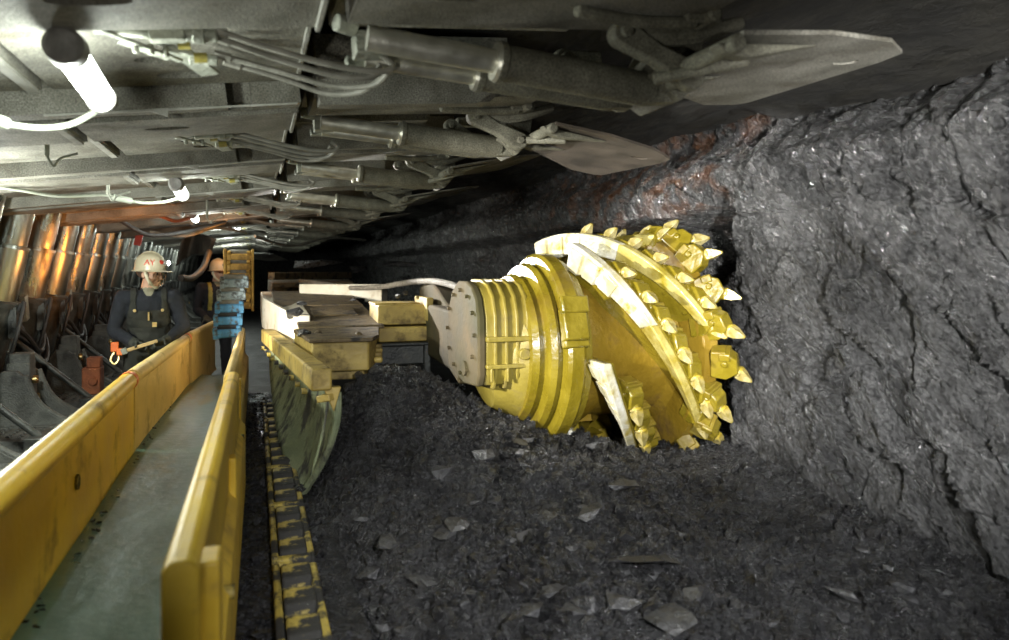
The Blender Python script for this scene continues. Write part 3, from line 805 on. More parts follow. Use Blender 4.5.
def cable(pts, r, label, mat='cable', fit=None):
    mb = MB(); mb.tube(pts, r, seg=8)
    if fit is not None:
        for a, b in fit: mb.cyl(a, b, r * 2.0, seg=12)
    return tag(mb.build('lamp_cable', M[mat], None), label, 'cable', 'lamp cables under the roof')
cable([WY(95, 112, 2.8), WY(72, 124, 2.75), WY(45, 128, 2.7), WY(12, 125, 2.6), WY(-20, 115, 2.5)], .010, 'pale cable sagging left from the nearest tube lamp', fit=[(WY(6, 124, 2.58), WY(-8, 119, 2.54))])
cable([WY(184, 196, 6.05), WY(168, 201, 6.0), WY(148, 203, 5.95), WY(130, 201, 5.9), WY(108, 195, 5.8), WY(60, 196, 5.6), WY(20, 190, 5.4), WY(-10, 186, 5.3)], .012, 'pale cable with white connector running left from the second lamp', fit=[(WY(131, 201, 5.9), WY(113, 197, 5.82))])
cable([WY(190, 218, 9.0), WY(175, 221, 8.9), WY(155, 214, 8.8), WY(140, 213, 8.8)], .02, 'orange lit cable looping left of the third lamp', mat='rust')
# hanging hooks under the canopies
for i, (px, py, y) in enumerate(((47, 148, 4.3), (108, 186, 5.7), (207, 210, 7.6))):
    mb = MB(); a = WY(px, py - 10, y); b = WY(px, py + 8, y)
    mb.cyl(a, b, .012, seg=8); mb.tube([b, b + Vector((.03, 0, -.05)), b + Vector((.06, 0, -.01)), b + Vector((.14, 0, .02))], .007, seg=6)
    tag(mb.build('cable_hook', M['fitting'], None), ['small steel hook hanging under the canopy left of the first lamp', 'small steel hook over the white cable connector', 'small steel hook hanging past the second lamp'][i], 'hook')
# ================================================================ CONVEYOR TROUGH
def spill(pts, z0, z1, name, label, mat, rim=.05, th=.035, side=1, red=False, group='yellow trough side panels'):
    """upright side panel along pts (x,y) with a rolled rim on top"""
    mb = MB()
    P = [Vector((x, y, 0)) for x, y in pts]
    rows = []
    prof = []
    # outline in (offset, z): plate, then a rolled top
    for o_, z_ in ((th / 2 + .015, z0), (th / 2, z0 + .05), (th / 2, z1 - rim * 1.6)): prof.append((o_, z_))
    for i in range(9):
        t = -PI / 4 + (PI * 1.5) * i / 8
        prof.append((rim * math.cos(t), z1 - rim + rim * math.sin(t)))
    for o_, z_ in ((-th / 2, z1 - rim * 1.6), (-th / 2, z0)): prof.append((o_, z_))
    for i, p in enumerate(P):
        d = (P[min(i + 1, len(P) - 1)] - P[max(i - 1, 0)]).normalized(); nrm = Vector((d.y, -d.x, 0))
        rows.append([p + nrm * o_ + Vector((0, 0, z_)) for o_, z_ in prof])
    V = [[mb.bm.verts.new(q) for q in row] for row in rows]; n = len(prof)
    for i in range(len(V) - 1):
        for j in range(n): mb.bm.faces.new((V[i][j], V[i][(j + 1) % n], V[i + 1][(j + 1) % n], V[i + 1][j]))
    mb.bm.faces.new(V[0]); mb.bm.faces.new(V[-1][::-1])
    base = P[len(P) // 2]
    t = thing(name, (base.x, base.y, z0), label, 'side panel', group)
    pl = mb.build('panel', mat, t, angle=40)
    return t
def dense(a, b, n=8): return [(a[0] + (b[0] - a[0]) * i / n, a[1] + (b[1] - a[1]) * i / n) for i in range(n + 1)]
t = spill(dense((-.68, .35), (-.69, 4.70)), .36, .91, 'trough_side_panel', 'long yellow side panel left of the belt, nearest the camera', M['yellow'], .05)
mb = MB(); mb.cyl((-.69, 4.60, .86), (-.69, 4.66, .86), .053, seg=18); q = mb.build('red_mark', M['red_orange'], t); q['label'] = 'red paint mark on the rim end'
mb = MB(); mb.cyl((-.672, 3.25, .66), (-.660, 3.25, .66), .03, seg=14); mb.build_split('bolt', M['rack'], t)
t = spill(dense((-.69, 4.76), (-.60, 7.30)), .36, .91, 'trough_side_panel', 'second yellow tan side panel left of the belt, in front of the first miner', M['yellow_tan'], .045)
mb = MB(); mb.cyl((-.604, 7.22, .87), (-.602, 7.29, .87), .048, seg=18); q = mb.build('red_mark', M['red_orange'], t); q['label'] = 'red paint mark on the rim end'
spill(dense((-.58, 7.36), (-.45, 8.9)), .36, .92, 'trough_side_panel', 'third short tan side panel at the far end of the belt', M['yellow_tan'], .03)
# right hand panels: box shaped
def boxpanel(a, b, z0, z1, w, name, label, mat):
    mb = MB(); A, B = Vector((a[0], a[1], 0)), Vector((b[0], b[1], 0)); d = (B - A).normalized(); n = Vector((d.y, -d.x, 0))
    prof = [(-w / 2, z0), (-w / 2, z1 - .02), (-w / 2 + .02, z1), (w / 2 - .02, z1), (w / 2, z1 - .02), (w / 2, z1 - .28), (w / 2 + .035, z1 - .32), (w / 2 + .035, z0)]
    VA = [mb.bm.verts.new(A + n * o_ + Vector((0, 0, z_))) for o_, z_ in prof]; VB = [mb.bm.verts.new(B + n * o_ + Vector((0, 0, z_))) for o_, z_ in prof]; m = len(prof)
    for j in range(m): mb.bm.faces.new((VA[j], VA[(j + 1) % m], VB[(j + 1) % m], VB[j]))
    mb.bm.faces.new(VA); mb.bm.faces.new(VB[::-1])
    c = (A + B) / 2
    t = thing(name, (c.x, c.y, z0), label, 'side panel', 'yellow trough side panels')
    mb.build('panel', mat, t, bevel=.008, angle=30)
    return t, d, n
t, d, n = boxpanel((-.145, 1.62), (-.125, 4.55), .22, .90, .075, 'trough_side_panel', 'yellow box shaped side panel right of the belt, nearest the camera', M['yellow'])
mb = MB(); mb.box((-.095, 1.70, .55), (.05, .10, .66)); mb.box((-.085, 3.1, .5), (.03, .08, .5)); mb.build_split('stiffener', M['yellow'], t, bevel=.008)
mb = MB(); mb.cyl((-.09, 2.2, .58), (-.055, 2.2, .58), .02, seg=10); mb.cyl((-.09, 4.2, .58), (-.055, 4.2, .58), .02, seg=10); mb.build_split('bolt', M['rack'], t)
t, d, n = boxpanel((-.150, 4.62), (-.13, 8.3), .22, .88, .06, 'trough_side_panel', 'farther tan side panel right of the belt', M['yellow_tan'])
mb = MB(); mb.box((-.11, 4.72, .52), (.06, .12, .62)); mb.build_split('stiffener', M['yellow'], t, bevel=.008)
# belt in the trough
mb = MB(); rows = []
for y in np.arange(.3, 8.0, .15):
    k = max(0, y - 4.7) / 4
    rows.append([Vector((-.665 + .17 * k * k * 1.2 + (.50 - .17 * k * k * 1.2) * u, y, .41 + .02 * (2 * u - 1) ** 2 + .006 * noise.noise(Vector((u * 3, y * 1.3, 0))))) for u in np.linspace(0, 1, 9)])
mb.grid(rows)
o = mb.build('trough_belt', M['belt'], None, solid=.02)
tag(o, 'wet dark green trough floor running between the yellow panels', 'conveyor belt')
mb = MB()
mb.prism([(-.70, .0), (-.07, .0), (-.10, .2), (-.14, .36), (-.64, .36)], 'y', .3, 8.2)
o = mb.build('conveyor_pan', M['base_steel'], None, bevel=.01); tag(o, 'dark steel conveyor pan under the green trough floor', 'conveyor pan')
# crumbs along the belt edge
AV, AF, off = [], [], 0
for i in range(260):
    y = rnd.uniform(.9, 7.5); sx = rnd.choice((0, 0, 0, 1)); x = (-.655 + abs(rnd.gauss(0, .02))) if sx == 0 else (-.185 - abs(rnd.gauss(0, .015)))
    s = rnd.uniform(.006, .02); Vv, Ff = HULLS[rnd.randrange(16)]
    AV.append(Vv * s @ rotm(rnd).T + np.array((x, y, .43))); AF += [[q + off for q in f] for f in Ff]; off += len(Vv)
me = bpy.data.meshes.new('coal_crumbs'); me.from_pydata(np.vstack(AV).tolist(), [], AF)
tag(mk('coal_crumbs', me, M['coal']), 'black coal crumbs along the edges of the green trough floor', 'coal', kind='stuff')

# ================================================================ HAULAGE RACK on the floor
def rack_segment(y, L, label, x, z):
    t = thing('rack_segment', (x, y, z - .06), label, 'haulage rack', 'yellow haulage rack segments')
    mb = MB(); mb.box((.03, L / 2, .03), (.03, L, .07)); mb.box((.185, L / 2, .02), (.035, L, .06)); mb.build_split('side_bar', M['rack'], t, bevel=.01, local=True)
    k = 3
    for i in range(k):
        mb = MB(); mb.prism([(-.09, -.02), (.09, -.02), (.075, .035), (-.075, .035)], 'x', .05, .17); o = mb.build('rack_tooth', M['rack'], t, bevel=.01, local=True); o.location = (0, (i + .5) * L / k, .04)
    mb = MB(); mb.box((.11, .02, .02), (.16, .05, .07)); mb.build('shoe', M['rack'], t, bevel=.01, local=True)
    return t
names = ['nearest', 'second', 'third', 'fourth', 'fifth', 'sixth', 'seventh']
for i in range(7):
    rack_segment(1.75 + i * .80, .74, names[i] + ' dirty yellow rack segment on the floor, counted away from the camera', .055, .22)
def strip_z(x, y): return .16 + .03 * noise.fractal(Vector((x * 6, y * 5, 3)), 1, 2, 4)
AV, AF, off = [], [], 0
xs = list(np.arange(-.08, .42, .03)); ys = list(np.arange(.6, 8.4, .035)); n_ = len(ys)
AV.append(np.array([(x, y, strip_z(x, y)) for x in xs for y in ys])); AF += [(a * n_ + b, (a + 1) * n_ + b, (a + 1) * n_ + b + 1, a * n_ + b + 1) for a in range(len(xs) - 1) for b in range(n_ - 1)]; off = len(xs) * n_
for i in range(1500):
    y = .8 + 6.8 * rnd.random() ** 1.3; x = rnd.uniform(-.06, .34); s = min(.04, .006 * (1 + rnd.paretovariate(1.6) * .6)); Vv, Ff = HULLS[rnd.randrange(16)]
    AV.append(Vv * s @ rotm(rnd).T + np.array((x, y, strip_z(x, y) + s * .3))); AF += [[q + off for q in f] for f in Ff]; off += len(Vv)
me = bpy.data.meshes.new('track_rubble'); me.from_pydata(np.vstack(AV).tolist(), [], AF)
tag(mk('track_rubble', me, M['coal_dark'], angle=25), 'fine wet coal spilled around the haulage rack', 'coal', kind='stuff')
for i, (x, y, s) in enumerate(((.20, 5.1, .09), (.02, 3.9, .05), (.24, 4.4, .06), (.03, 2.7, .05), (.01, 5.8, .06))):
    lump('coal_lump', x, y, s, i + 4, ['flat coal lump lying on the rack beside the curved plough plate', 'coal lump beside the far end of the nearest yellow panel', 'wet lump at the foot of the plough plate',
         'small lump beside the nearest yellow panel on the track', 'lump in the dark between the tan panel and the rack'][i], 'lumps on the haulage track', (1, .8, .5), i, z=.20, mat='coal_dark')

# ================================================================ CABLE CARRIERS
def carrier(name, label, base, links, w, lh, gap, mats, tilt):
    t = thing(name, base, label, 'cable carrier')
    for i in range(links):
        m4 = Matrix.Translation((tilt * i * i * .004, .0, i * (lh + gap)))
        mb = MB()
        mb.box((0, -.07, lh * .5), (w, .05, lh * .62)); mb.box((0, .10, lh * .5), (w, .05, lh * .62))
        for s in (-1, 1):
            mb.box((s * (w / 2 - .02), 0, lh * .55), (.045, .22, lh * .98))
            mb.cyl((s * (w / 2 - .045), -.11, lh * .95), (s * (w / 2 - .005), -.11, lh * .95), .022, seg=12)
        mb.box((0, 0, lh * .5), (w * .8, .14, lh * .8))
        o = mb.build('carrier_link', mats[i], t, bevel=.006, local=True); o.matrix_local = m4 @ Matrix.Rotation(R(-4 + 2 * (i % 3)), 4, 'Y')
        mb = MB(); mb.cyl((-w * .38, -.05, lh * 1.05), (w * .38, -.05, lh * 1.05), .03, seg=10); mb.cyl((-w * .36, .04, lh * 1.08), (w * .36, .04, lh * 1.08), .025, seg=10)
        for o in mb.build_split('carried_hose', M['hose'] if i > 1 else M['hose_black'], t, local=True): o.matrix_local = m4
    return t
p = WY(228, 334, 7.9)
carrier('cable_carrier', 'cable carrier stack with blue lower links and grey upper links', (p.x, p.y, .80), 5, .27, .115, .012, [M['blue'], M['blue'], M['blue'], M['blue_pale'], M['blue_pale']], 1)
p = WY(239, 300, 9.2)
t = carrier('cable_carrier', 'amber lit ladder shaped cable carrier rising behind the blue one', (p.x, p.y, 1.02), 6, .27, .105, .012, [M['amber']] * 6, 0)
mb = MB(); 
for s in (-1, 1): mb.box((s * .155, 0, .36), (.03, .26, .74))
mb.build_split('carrier_rail', M['amber'], t, bevel=.006, local=True)

# draped sheet and hoses behind the miners on the walkway side
mb = MB(); rows = []
for i in range(9):
    v = i / 8; rows.append([WY(182 + 34 * u - 6 * v, 240 + 6 * math.sin(u * PI) * -1 + (26 - 10 * u) * v, 11.0 + .4 * math.sin(u * 5) + .3 * v) for u in np.linspace(0, 1, 11)])
mb.grid(rows); tag(mb.build('rubber_sheet', M['base_steel'], None, solid=.02), 'dark rubber sheet hanging under the roof between the two miners', 'sheet')
for i, (pts, lab) in enumerate((([WY(181, 278, 9), WY(192, 278, 9.2), WY(203, 268, 9.6), WY(209, 252, 10)], 'thick grey hose curving up beside the second miner'),
                  ([WY(150, 232, 10), WY(185, 236, 10), WY(215, 228, 10.5), WY(245, 232, 11)], 'pale hose strung under the roof above the miners'),
                  ([WY(120, 220, 9), WY(150, 235, 9.4), WY(190, 231, 9.6), WY(225, 222, 10)], 'dark grey hose strung under the roof left of the fourth lamp'),
                  ([WY(255, 236, 10), WY(290, 246, 11), WY(330, 238, 12), WY(365, 240, 13)], 'cable drooping under the roof above the far machine end'))):
    mb = MB(); mb.tube(pts, [.04, .02, .025, .02][i], seg=10)
    tag(mb.build('hanging_hose', M['hose_black' if i in (0, 2) else 'hose'], None), lab, 'hose', 'hoses strung along the face')

p = WY(139, 237, 12.0); mb = MB(); mb.box(p, (.10, .03, .26), Matrix.Rotation(R(12), 3, 'Y')); tag(mb.build('marker_plate', M['red'], None, bevel=.004), 'red marker plate on the legs above the first miner', 'marker')
p = W(93, 380, 7.1); mb = MB(); mb.box(p, (.16, .20, .26)); mb.box(p + Vector((.02, -.02, .18)), (.12, .14, .10)); mb.cyl(p + Vector((.02, -.13, 0)), p + Vector((.02, -.09, 0)), .04, seg=14)
tag(mb.build('rusty_bracket', M['rust'], None, bevel=.01), 'rust brown steel bracket on the walkway behind the yellow rim', 'bracket')
# ================================================================ SHEARER
SH = thing('shearer', (.6, 6.5, .2), 'yellow coal cutting shearer with big ribbed arm and toothed drum at the face', 'shearer')
DY, DZC = 4.37, 1.0     # drum axis (runs along x)
# --- body
mb = MB()
mb.prism([(6.25, .72), (10.2, .72), (10.2, 1.22), (8.6, 1.20), (6.25, 1.0)], 'x', .38, 1.0)
mb.build('body', M['body_yellow'], SH, bevel=.012)
mb = MB()
q_ = mb.prism([(.07, 8.0), (.07, 10.2), (.36, 10.2), (.45, 8.6), (.45, 6.4), (.31, 6.4)], 'z', .83, 1.11)
for v_ in q_:
    if v_.co.y > 7: v_.co.z += .10 if v_.co.z > 1 else .06
s = mb.build('side_plate', M['body_pale'], SH, bevel=.01); s['label'] = 'brightly lit pale side plate'
mb = MB(); mb.prism([(.37, 5.14), (.76, 5.12), (.84, 5.35), (1.06, 6.65), (.98, 7.3), (.36, 7.35), (.30, 6.0)], 'z', .79, 1.0)
mb.prism([(.44, 5.22), (.74, 5.20), (.80, 5.4), (.98, 6.6), (.4, 6.6)], 'z', .72, .80)
for i in range(4): mb.cyl((.80 + .05 * i, 5.15 + .3 * i, .86), (.86 + .05 * i, 5.14 + .3 * i, .86), .022, seg=10)
mb.build('end_block', M['body_yellow'], SH, bevel=.012)
mb = MB()
mb.prism([(.35, 5.10), (.78, 5.08), (.87, 5.34), (.98, 6.05), (.60, 6.10), (.29, 6.0)], 'z', .998, 1.025)
mb.prism([(6.12, 1.005), (7.45, 1.115), (7.45, 1.145), (6.12, 1.035)], 'x', .34, 1.04)
mb.prism([(7.42, 1.12), (8.7, 1.225), (8.7, 1.255), (7.42, 1.15)], 'x', .18, 1.04)
mb.prism([(7.3, 1.09), (7.46, 1.09), (7.46, 1.15), (7.3, 1.13)], 'x', .22, 1.02)
mb.prism([(6.7, 1.075), (7.1, 1.115), (7.1, 1.135), (6.7, 1.095)], 'x', .5, .9)
for x, y in ((.72, 5.35), (.90, 6.3), (.5, 6.5), (.7, 7.0), (.45, 5.6)): mb.lathe([(0, .03), (.02, .028), (.035, .012)], (x, y, 1.01), (x, y, 1.06), seg=10)
mb.build('deck_plate', M['deck'], SH, bevel=.006)
mb = MB(); mb.bar((.50, 8.55, 1.26), (1.28, 8.15, 1.26), .12, .16); mb.bar((1.25, 8.1, 1.24), (1.35, 8.3, 1.24), .2, .2)
s = mb.build('cross_beam', M['body_pale'], SH, bevel=.01); s['label'] = 'pale cross beam on the deck'
mb = MB(); mb.box((.75, 11.2, 1.05), (1.1, 2.6, .5)); mb.prism([(.2, 9.4), (1.2, 9.4), (1.5, 12.4), (.2, 12.4)], 'z', 1.28, 1.34)
mb.bar((.2, 9.9, 1.42), (1.4, 11.5, 1.42), .1, .1)
mb.build('rear_body', M['deck'], SH, bevel=.012)
# --- side arm boxes between body and ranging arm
mb = MB(); mb.box((1.22, 6.45, 1.11), (.44, .5, .17)); mb.box((1.22, 6.42, .945), (.44, .5, .13)); mb.box((1.19, 6.5, 1.20), (.4, .4, .02))
mb.box((1.43, 6.34, 1.16), (.06, .5, .20))
for x, z in ((1.44, .98), (1.44, 1.05)): mb.cyl((x, 6.05, z), (x, 6.15, z), .025, seg=10)
mb.build_split('motor_box', M['body_yellow'], SH, bevel=.012)
mb = MB(); mb.box((1.17, 6.4, .77), (.46, .5, .17)); mb.bar((.95, 6.1, .865), (1.5, 6.1, .865), .04, .03); mb.bar((1.41, 6.12, .87), (1.41, 6.12, .6), .06, .05)
mb.build_split('lower_box', M['leg_case'], SH, bevel=.012)
mb = MB(); mb.lathe([(0, .05), (.04, .055), (.05, .05)], (1.52, 6.1, 1.03), (1.50, 6.0, 1.03), seg=16)
s = mb.build('head_lamp', M['headlight'], SH); s['label'] = 'small lit work lamp'
mb = MB()
for i in range(7):
    mb.bar((1.44 + .035 * i, 5.95, .98), (1.50 + .035 * i, 5.93, .80), .008, .008); mb.bar((1.50 + .035 * i, 5.95, .98), (1.44 + .035 * i, 5.93, .80), .008, .008)
mb.bar((1.42, 5.95, .99), (1.72, 5.95, .99), .02, .02); mb.bar((1.42, 5.95, .79), (1.72, 5.95, .79), .02, .02)
mb.build('mesh_guard', M['fitting'], SH)
mb = MB(); mb.prism([(6.9, 1.12), (6.8, 1.36), (6.3, 1.38), (5.7, 1.18), (5.0, 1.14), (5.0, .70), (6.9, .70)], 'x', 1.50, 1.66)
mb.prism([(1.46, 6.9), (1.70, 6.9), (1.62, 4.5), (1.24, 4.5), (1.36, 5.2)], 'z', .76, 1.20)
mb.build('ranging_arm', M['housing_face'], SH, bevel=.02)
# --- gear housing with ribs (a barrel along x), flat face on the left
def prof_lathe(pr, x0, mat, name, seg=64, bevel=0, angle=30):
    mb = MB(); mb.lathe([(x - x0, r) for x, r in pr], (x0, DY, HZC), (x0 + 1, DY, HZC), seg=seg); return mb.build(name, mat, SH, angle=angle)
HZC = 1.065
ck = [(-.37, .02), (-.36, .16), (-.31, .27), (-.22, .335), (-.10, .365), (.08, .365), (.22, .30), (.32, .18), (.36, .0), (.34, -.2), (-.06, -.27), (-.33, -.25), (-.37, -.18)]
def cheek(mb, x0, x1, s): mb.prism([(DY + a_ * s, HZC + (b_ * s if b_ > -.2 else b_ * (2 * s - 1 if s > 1 else s))) for a_, b_ in ck], 'x', x0, x1)
mb = MB(); cheek(mb, 1.27, 1.62, .985)
GH = mb.build('gear_housing', M['housing'], SH, bevel=.012)
for i in range(4):
    mb = MB(); x = 1.32 + i * .068; cheek(mb, x, x + .022, 1.035)
    mb.build('housing_rib', M['housing'], GH, bevel=.006)
mb = MB(); cheek(mb, 1.225, 1.275, 1.0)
ch = mb.build('housing_cheek', M['housing_face'], SH, bevel=.012)
mb = MB()
for i in range(12):
    t = 2 * PI * i / 12; mb.cyl((1.205, DY + .31 * math.cos(t), HZC + .05 + .26 * math.sin(t)), (1.23, DY + .31 * math.cos(t), HZC + .05 + .26 * math.sin(t)), .012, seg=8)
mb.cyl((1.21, DY - .1, HZC - .17), (1.23, DY - .1, HZC - .17), .045, seg=18)
mb.build_split('bolt', M['housing_face'], ch)
mb = MB(); mb.box((1.44, DY - .375, HZC + .03), (.34, .06, .03)); mb.cyl((1.50, DY - .42, HZC - .06), (1.50, DY - .35, HZC - .06), .035, seg=14)
for i in range(2): mb.bar((1.30 + .1 * i, DY - .39, HZC - .22), (1.30 + .1 * i, DY - .39, HZC - .12), .016, .02)
mb.box((1.44, DY - .375, HZC - .13), (.34, .05, .025))
mb.build('housing_cover', M['housing'], SH, bevel=.006)
def prof_lathe(pr, x0, mat, name, seg=64, bevel=0, angle=30):
    mb = MB(); mb.lathe([(x - x0, r) for x, r in pr], (x0, DY, HZC), (x0 + 1, DY, HZC), seg=seg); return mb.build(name, mat, SH, angle=angle)
HZC = DZC
pr = [(1.52, .30), (1.53, .46), (1.57, .475), (1.58, .455), (1.61, .46), (1.62, .53), (1.655, .545), (1.665, .52), (1.69, .525), (1.70, .585), (1.72, .605), (1.79, .61), (1.81, .595), (1.815, .575), (1.86, .57), (1.865, .40)]
prof_lathe(pr, 1.52, M['drum'], 'flange_ring', seg=96)
mb = MB(); mb.lathe([(0, .24), (.10, .36), (.26, .44), (.26, .2)], (1.34, DY - .0, DZC - .14), (1.60, DY, DZC - .06), seg=40)
mb.build('lower_cone', M['housing'], SH)
def on_drum(x, phi, r): return Vector((x, DY - r * math.sin(phi), DZC + r * math.cos(phi)))
mb = MB()
q = on_drum(1.735, R(72), .615); m3 = Matrix.Rotation(R(72), 3, 'X')
mb.box(q, (.15, .20, .08), m3); mb.box(q + Vector((0, 0, .11)), (.17, .10, .05), m3); mb.box(q - Vector((-.01, -.0, .1)), (.16, .08, .06), m3)
s = mb.build('lug', M['drum'], SH, bevel=.01); s['label'] = 'square lug on the flange ring'

# --- the cutting drum
DR = prof_lathe([(1.82, .2), (1.82, .52), (1.95, .50), (2.02, .46), (2.45, .46), (2.50, .50), (2.52, .66), (2.54, .70), (2.62, .71), (2.64, .69), (2.65, .3)], 1.82, M['barrel'], 'cutting_drum', seg=96)
SWEEP, XA, XB = R(100), 1.86, 2.56
def vane(phi0, seed=0, xa=XA, sweep=SWEEP):
    n = 40
    # web
    mb = MB()
    def ring(i, r0, r1, dx0, dx1):
        t = i / n; x = xa + (XB - xa) * (t ** 1.15); ph = phi0 + sweep * t
        return [on_drum(x + dx0, ph, r0), on_drum(x + dx0, ph, r1), on_drum(x + dx1, ph, r1), on_drum(x + dx1, ph, r0)]
    def sweep_box(r0, r1, dx0, dx1, i0=0, i1=n, taper=None):
        rows = []
        for i in range(i0, i1 + 1):
            rr1 = r1 if taper is None else taper(i / n, r1)
            rows.append([mb.bm.verts.new(p) for p in ring(i, r0, rr1, dx0, dx1)])
        for a in range(len(rows) - 1):
            for j in range(4): mb.bm.faces.new((rows[a][j], rows[a][(j + 1) % 4], rows[a + 1][(j + 1) % 4], rows[a + 1][j]))
        mb.bm.faces.new(rows[0]); mb.bm.faces.new(rows[-1][::-1])
    def sweep_rim(i0, i1):
        rows = []
        for i in range(i0, i1 + 1):
            t = i / n; r0 = .565 + .105 * t ** .8
            rows.append([mb.bm.verts.new(p) for p in ring(i, r0, .745, -.03 + .012 * t, .035)])
        for a in range(len(rows) - 1):
            for j in range(4): mb.bm.faces.new((rows[a][j], rows[a][(j + 1) % 4], rows[a + 1][(j + 1) % 4], rows[a + 1][j]))
        mb.bm.faces.new(rows[0]); mb.bm.faces.new(rows[-1][::-1])
    sweep_box(.44, .735, .0, .05)
    v = mb.build('vane', M['drum'], DR, angle=30)
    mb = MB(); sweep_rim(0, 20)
    w = mb.build('vane_rim', M['vane_worn_lit'], DR, angle=30, bevel=.008); w['label'] = 'worn rim of a vane with a painted bright highlight'
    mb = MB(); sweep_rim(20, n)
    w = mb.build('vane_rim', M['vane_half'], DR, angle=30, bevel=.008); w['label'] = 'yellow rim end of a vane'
    mb = MB()
    for k, i0 in enumerate((1, 5, 9)): sweep_box(.575 + .012 * k, .725, -.050 + .006 * k, -.02, i0, i0 + 3)
    w = mb.build('wear_plate', M['vane_worn_lit'], DR, angle=30, bevel=.004); w['label'] = 'bright wear plates at the start of a vane'
    mb = MB()  # stiffening gusset at the foot of the web
    sweep_box(.45, .50, .03, .14, 4, n - 4)
    mb.build('vane_gusset', M['barrel'], DR, angle=40)
    return phi0
PH = [R(-23), R(26), R(92), R(150), R(208), R(268)]
for i, p in enumerate(PH): vane(p, i)
# pick holder and pick in their own frame: z outward, y along the vane (cutting direction), x along the axis
mb = MB()
mb.prism([(-.09, -.06), (.08, -.06), (.09, .03), (.04, .10), (-.045, .09), (-.095, .02)], 'x', -.05, .05)
mb.box((0, -.065, .02), (.125, .05, .065)); mb.cyl((-.066, -.02, .02), (.066, -.02, .02), .02, seg=12)
mb.cyl((0, .03, .055), (0, .058, .10), .042, .038, seg=8)
hold = mb.build('pick_holder', M['drum'], DR, bevel=.008, local=True)
mb = MB(); mb.prism([(-.034, .0), (.036, .0), (.03, .04), (.006, .098), (-.006, .098), (-.026, .04)], 'x', -.028, .028)
for v in mb.bm.verts:
    if v.co.z > .09: v.co.x *= .3
mb.lathe([(0, .036), (.014, .04), (.026, .03)], (0, 0, -.012), (0, 0, .02), seg=10)
pick = mb.build('pick', M['pick'], DR, bevel=.004, local=True); pick['label'] = 'bright pointed cutting pick'
first = [True]
DW = world_loc(DR)
def place_pick(x, phi, r, lean, out, yaw=0):
    """lean: tilt along the cutting direction, out: tilt along +x"""
    zv = Vector((0, -math.sin(phi), math.cos(phi))); yv = Vector((0, -math.cos(phi), -math.sin(phi))); xv = Vector((1, 0, 0))
    Bm = Matrix((xv, yv, zv)).transposed().to_4x4()
    m4 = Matrix.Translation(on_drum(x, phi, r) - DW) @ Bm @ Matrix.Rotation(out, 4, 'Y') @ Matrix.Rotation(yaw, 4, 'Z')
    if first[0]: h, p = hold, pick; first[0] = False
    else:
        h, p = hold.copy(), pick.copy(); COL.objects.link(h); COL.objects.link(p)
    h.matrix_local = m4
    p.matrix_local = m4 @ Matrix.Translation((0, .052, .095)) @ Matrix.Rotation(-lean, 4, 'X')
for i, p0 in enumerate(PH):
    for t in (.16, .29, .42, .55, .68, .81, .94):
        x = XA + (XB - XA) * (t ** 1.15)
        place_pick(min(x + .125, 2.57), p0 + SWEEP * t + R(3), .645, R(50), R(10 + 8 * t))
for i in range(20):
    ph = 2 * PI * i / 20 + R(4)
    place_pick(2.60 + .03 * (i % 2), ph, .70 + .02 * ((i * 7) % 3), R(38), R(22 + 26 * (i % 2)), R(-20))
# --- plough plate hanging from the beam beside the track
mb = MB(); mb.bar((.35, 4.11, .89), (.115, 7.3, .87), .115, .125)
mb.build('plough_beam', M['body_yellow'], SH, bevel=.012)
mb = MB()
for i in range(10):
    p = Vector((.30, 4.25, .81)).lerp(Vector((.10, 6.9, .79)), i / 9); mb.cyl(p + Vector((-.05, 0, 0)), p + Vector((-.02, 0, 0)), .018, seg=8)
mb.build_split('bolt', M['rack'], SH)
LP = [(270, 336, 6.9), (271, 375, 6.2), (277, 425, 5.4), (288, 470, 4.75), (297, 494, 4.4)]
RP = [(338, 392, 4.08), (337, 420, 4.10), (328, 450, 4.16), (315, 475, 4.24), (301, 496, 4.34)]
def crv(Pts, t):
    P = [W(*q) for q in Pts]; k = min(int(t * (len(P) - 1)), len(P) - 2); f = t * (len(P) - 1) - k
    p0 = P[max(k - 1, 0)]; p1 = P[k]; p2 = P[k + 1]; p3 = P[min(k + 2, len(P) - 1)]
    return .5 * ((2 * p1) + (p2 - p0) * f + (2 * p0 - 5 * p1 + 4 * p2 - p3) * f * f + (3 * p1 - p0 - 3 * p2 + p3) * f ** 3)
mb = MB(); rows = []
for i in range(21):
    a, b = crv(LP, i / 20), crv(RP, i / 20)
    rows.append([a.lerp(b, u) + Vector((.05 * math.sin(PI * u), 0, 0)) for u in np.linspace(0, 1, 15)])
mb.grid(rows); mb.build('plough_plate', M['plough'], SH, solid=.025)
mb = MB(); mb.tube([crv(RP, i / 12) for i in range(13)], .022, seg=8, sub=2); mb.build('plough_edge', M['plough'], SH)
mb = MB(); mb.bar(WY(322, 398, 4.2), WY(335, 396, 4.15), .12, .04); mb.prism([(.36, .84), (.46, .84), (.42, .70)], 'y', 4.14, 4.2); mb.build('plough_bracket', M['body_yellow'], SH, bevel=.006)
# braided hose lying along the machine
mb = MB(); mb.tube([WY(300, 281, 9.4), WY(330, 285, 8.8), WY(352, 288, 8.2), WY(380, 287, 7.6), WY(405, 283, 7.0), WY(430, 281, 6.4), WY(452, 285, 5.6), WY(464, 292, 4.9)], .028, seg=10)
tag(mb.build('braided_hose', M['rope_hose'], None), 'pale braided hose lying along the top of the shearer to its arm', 'hose')
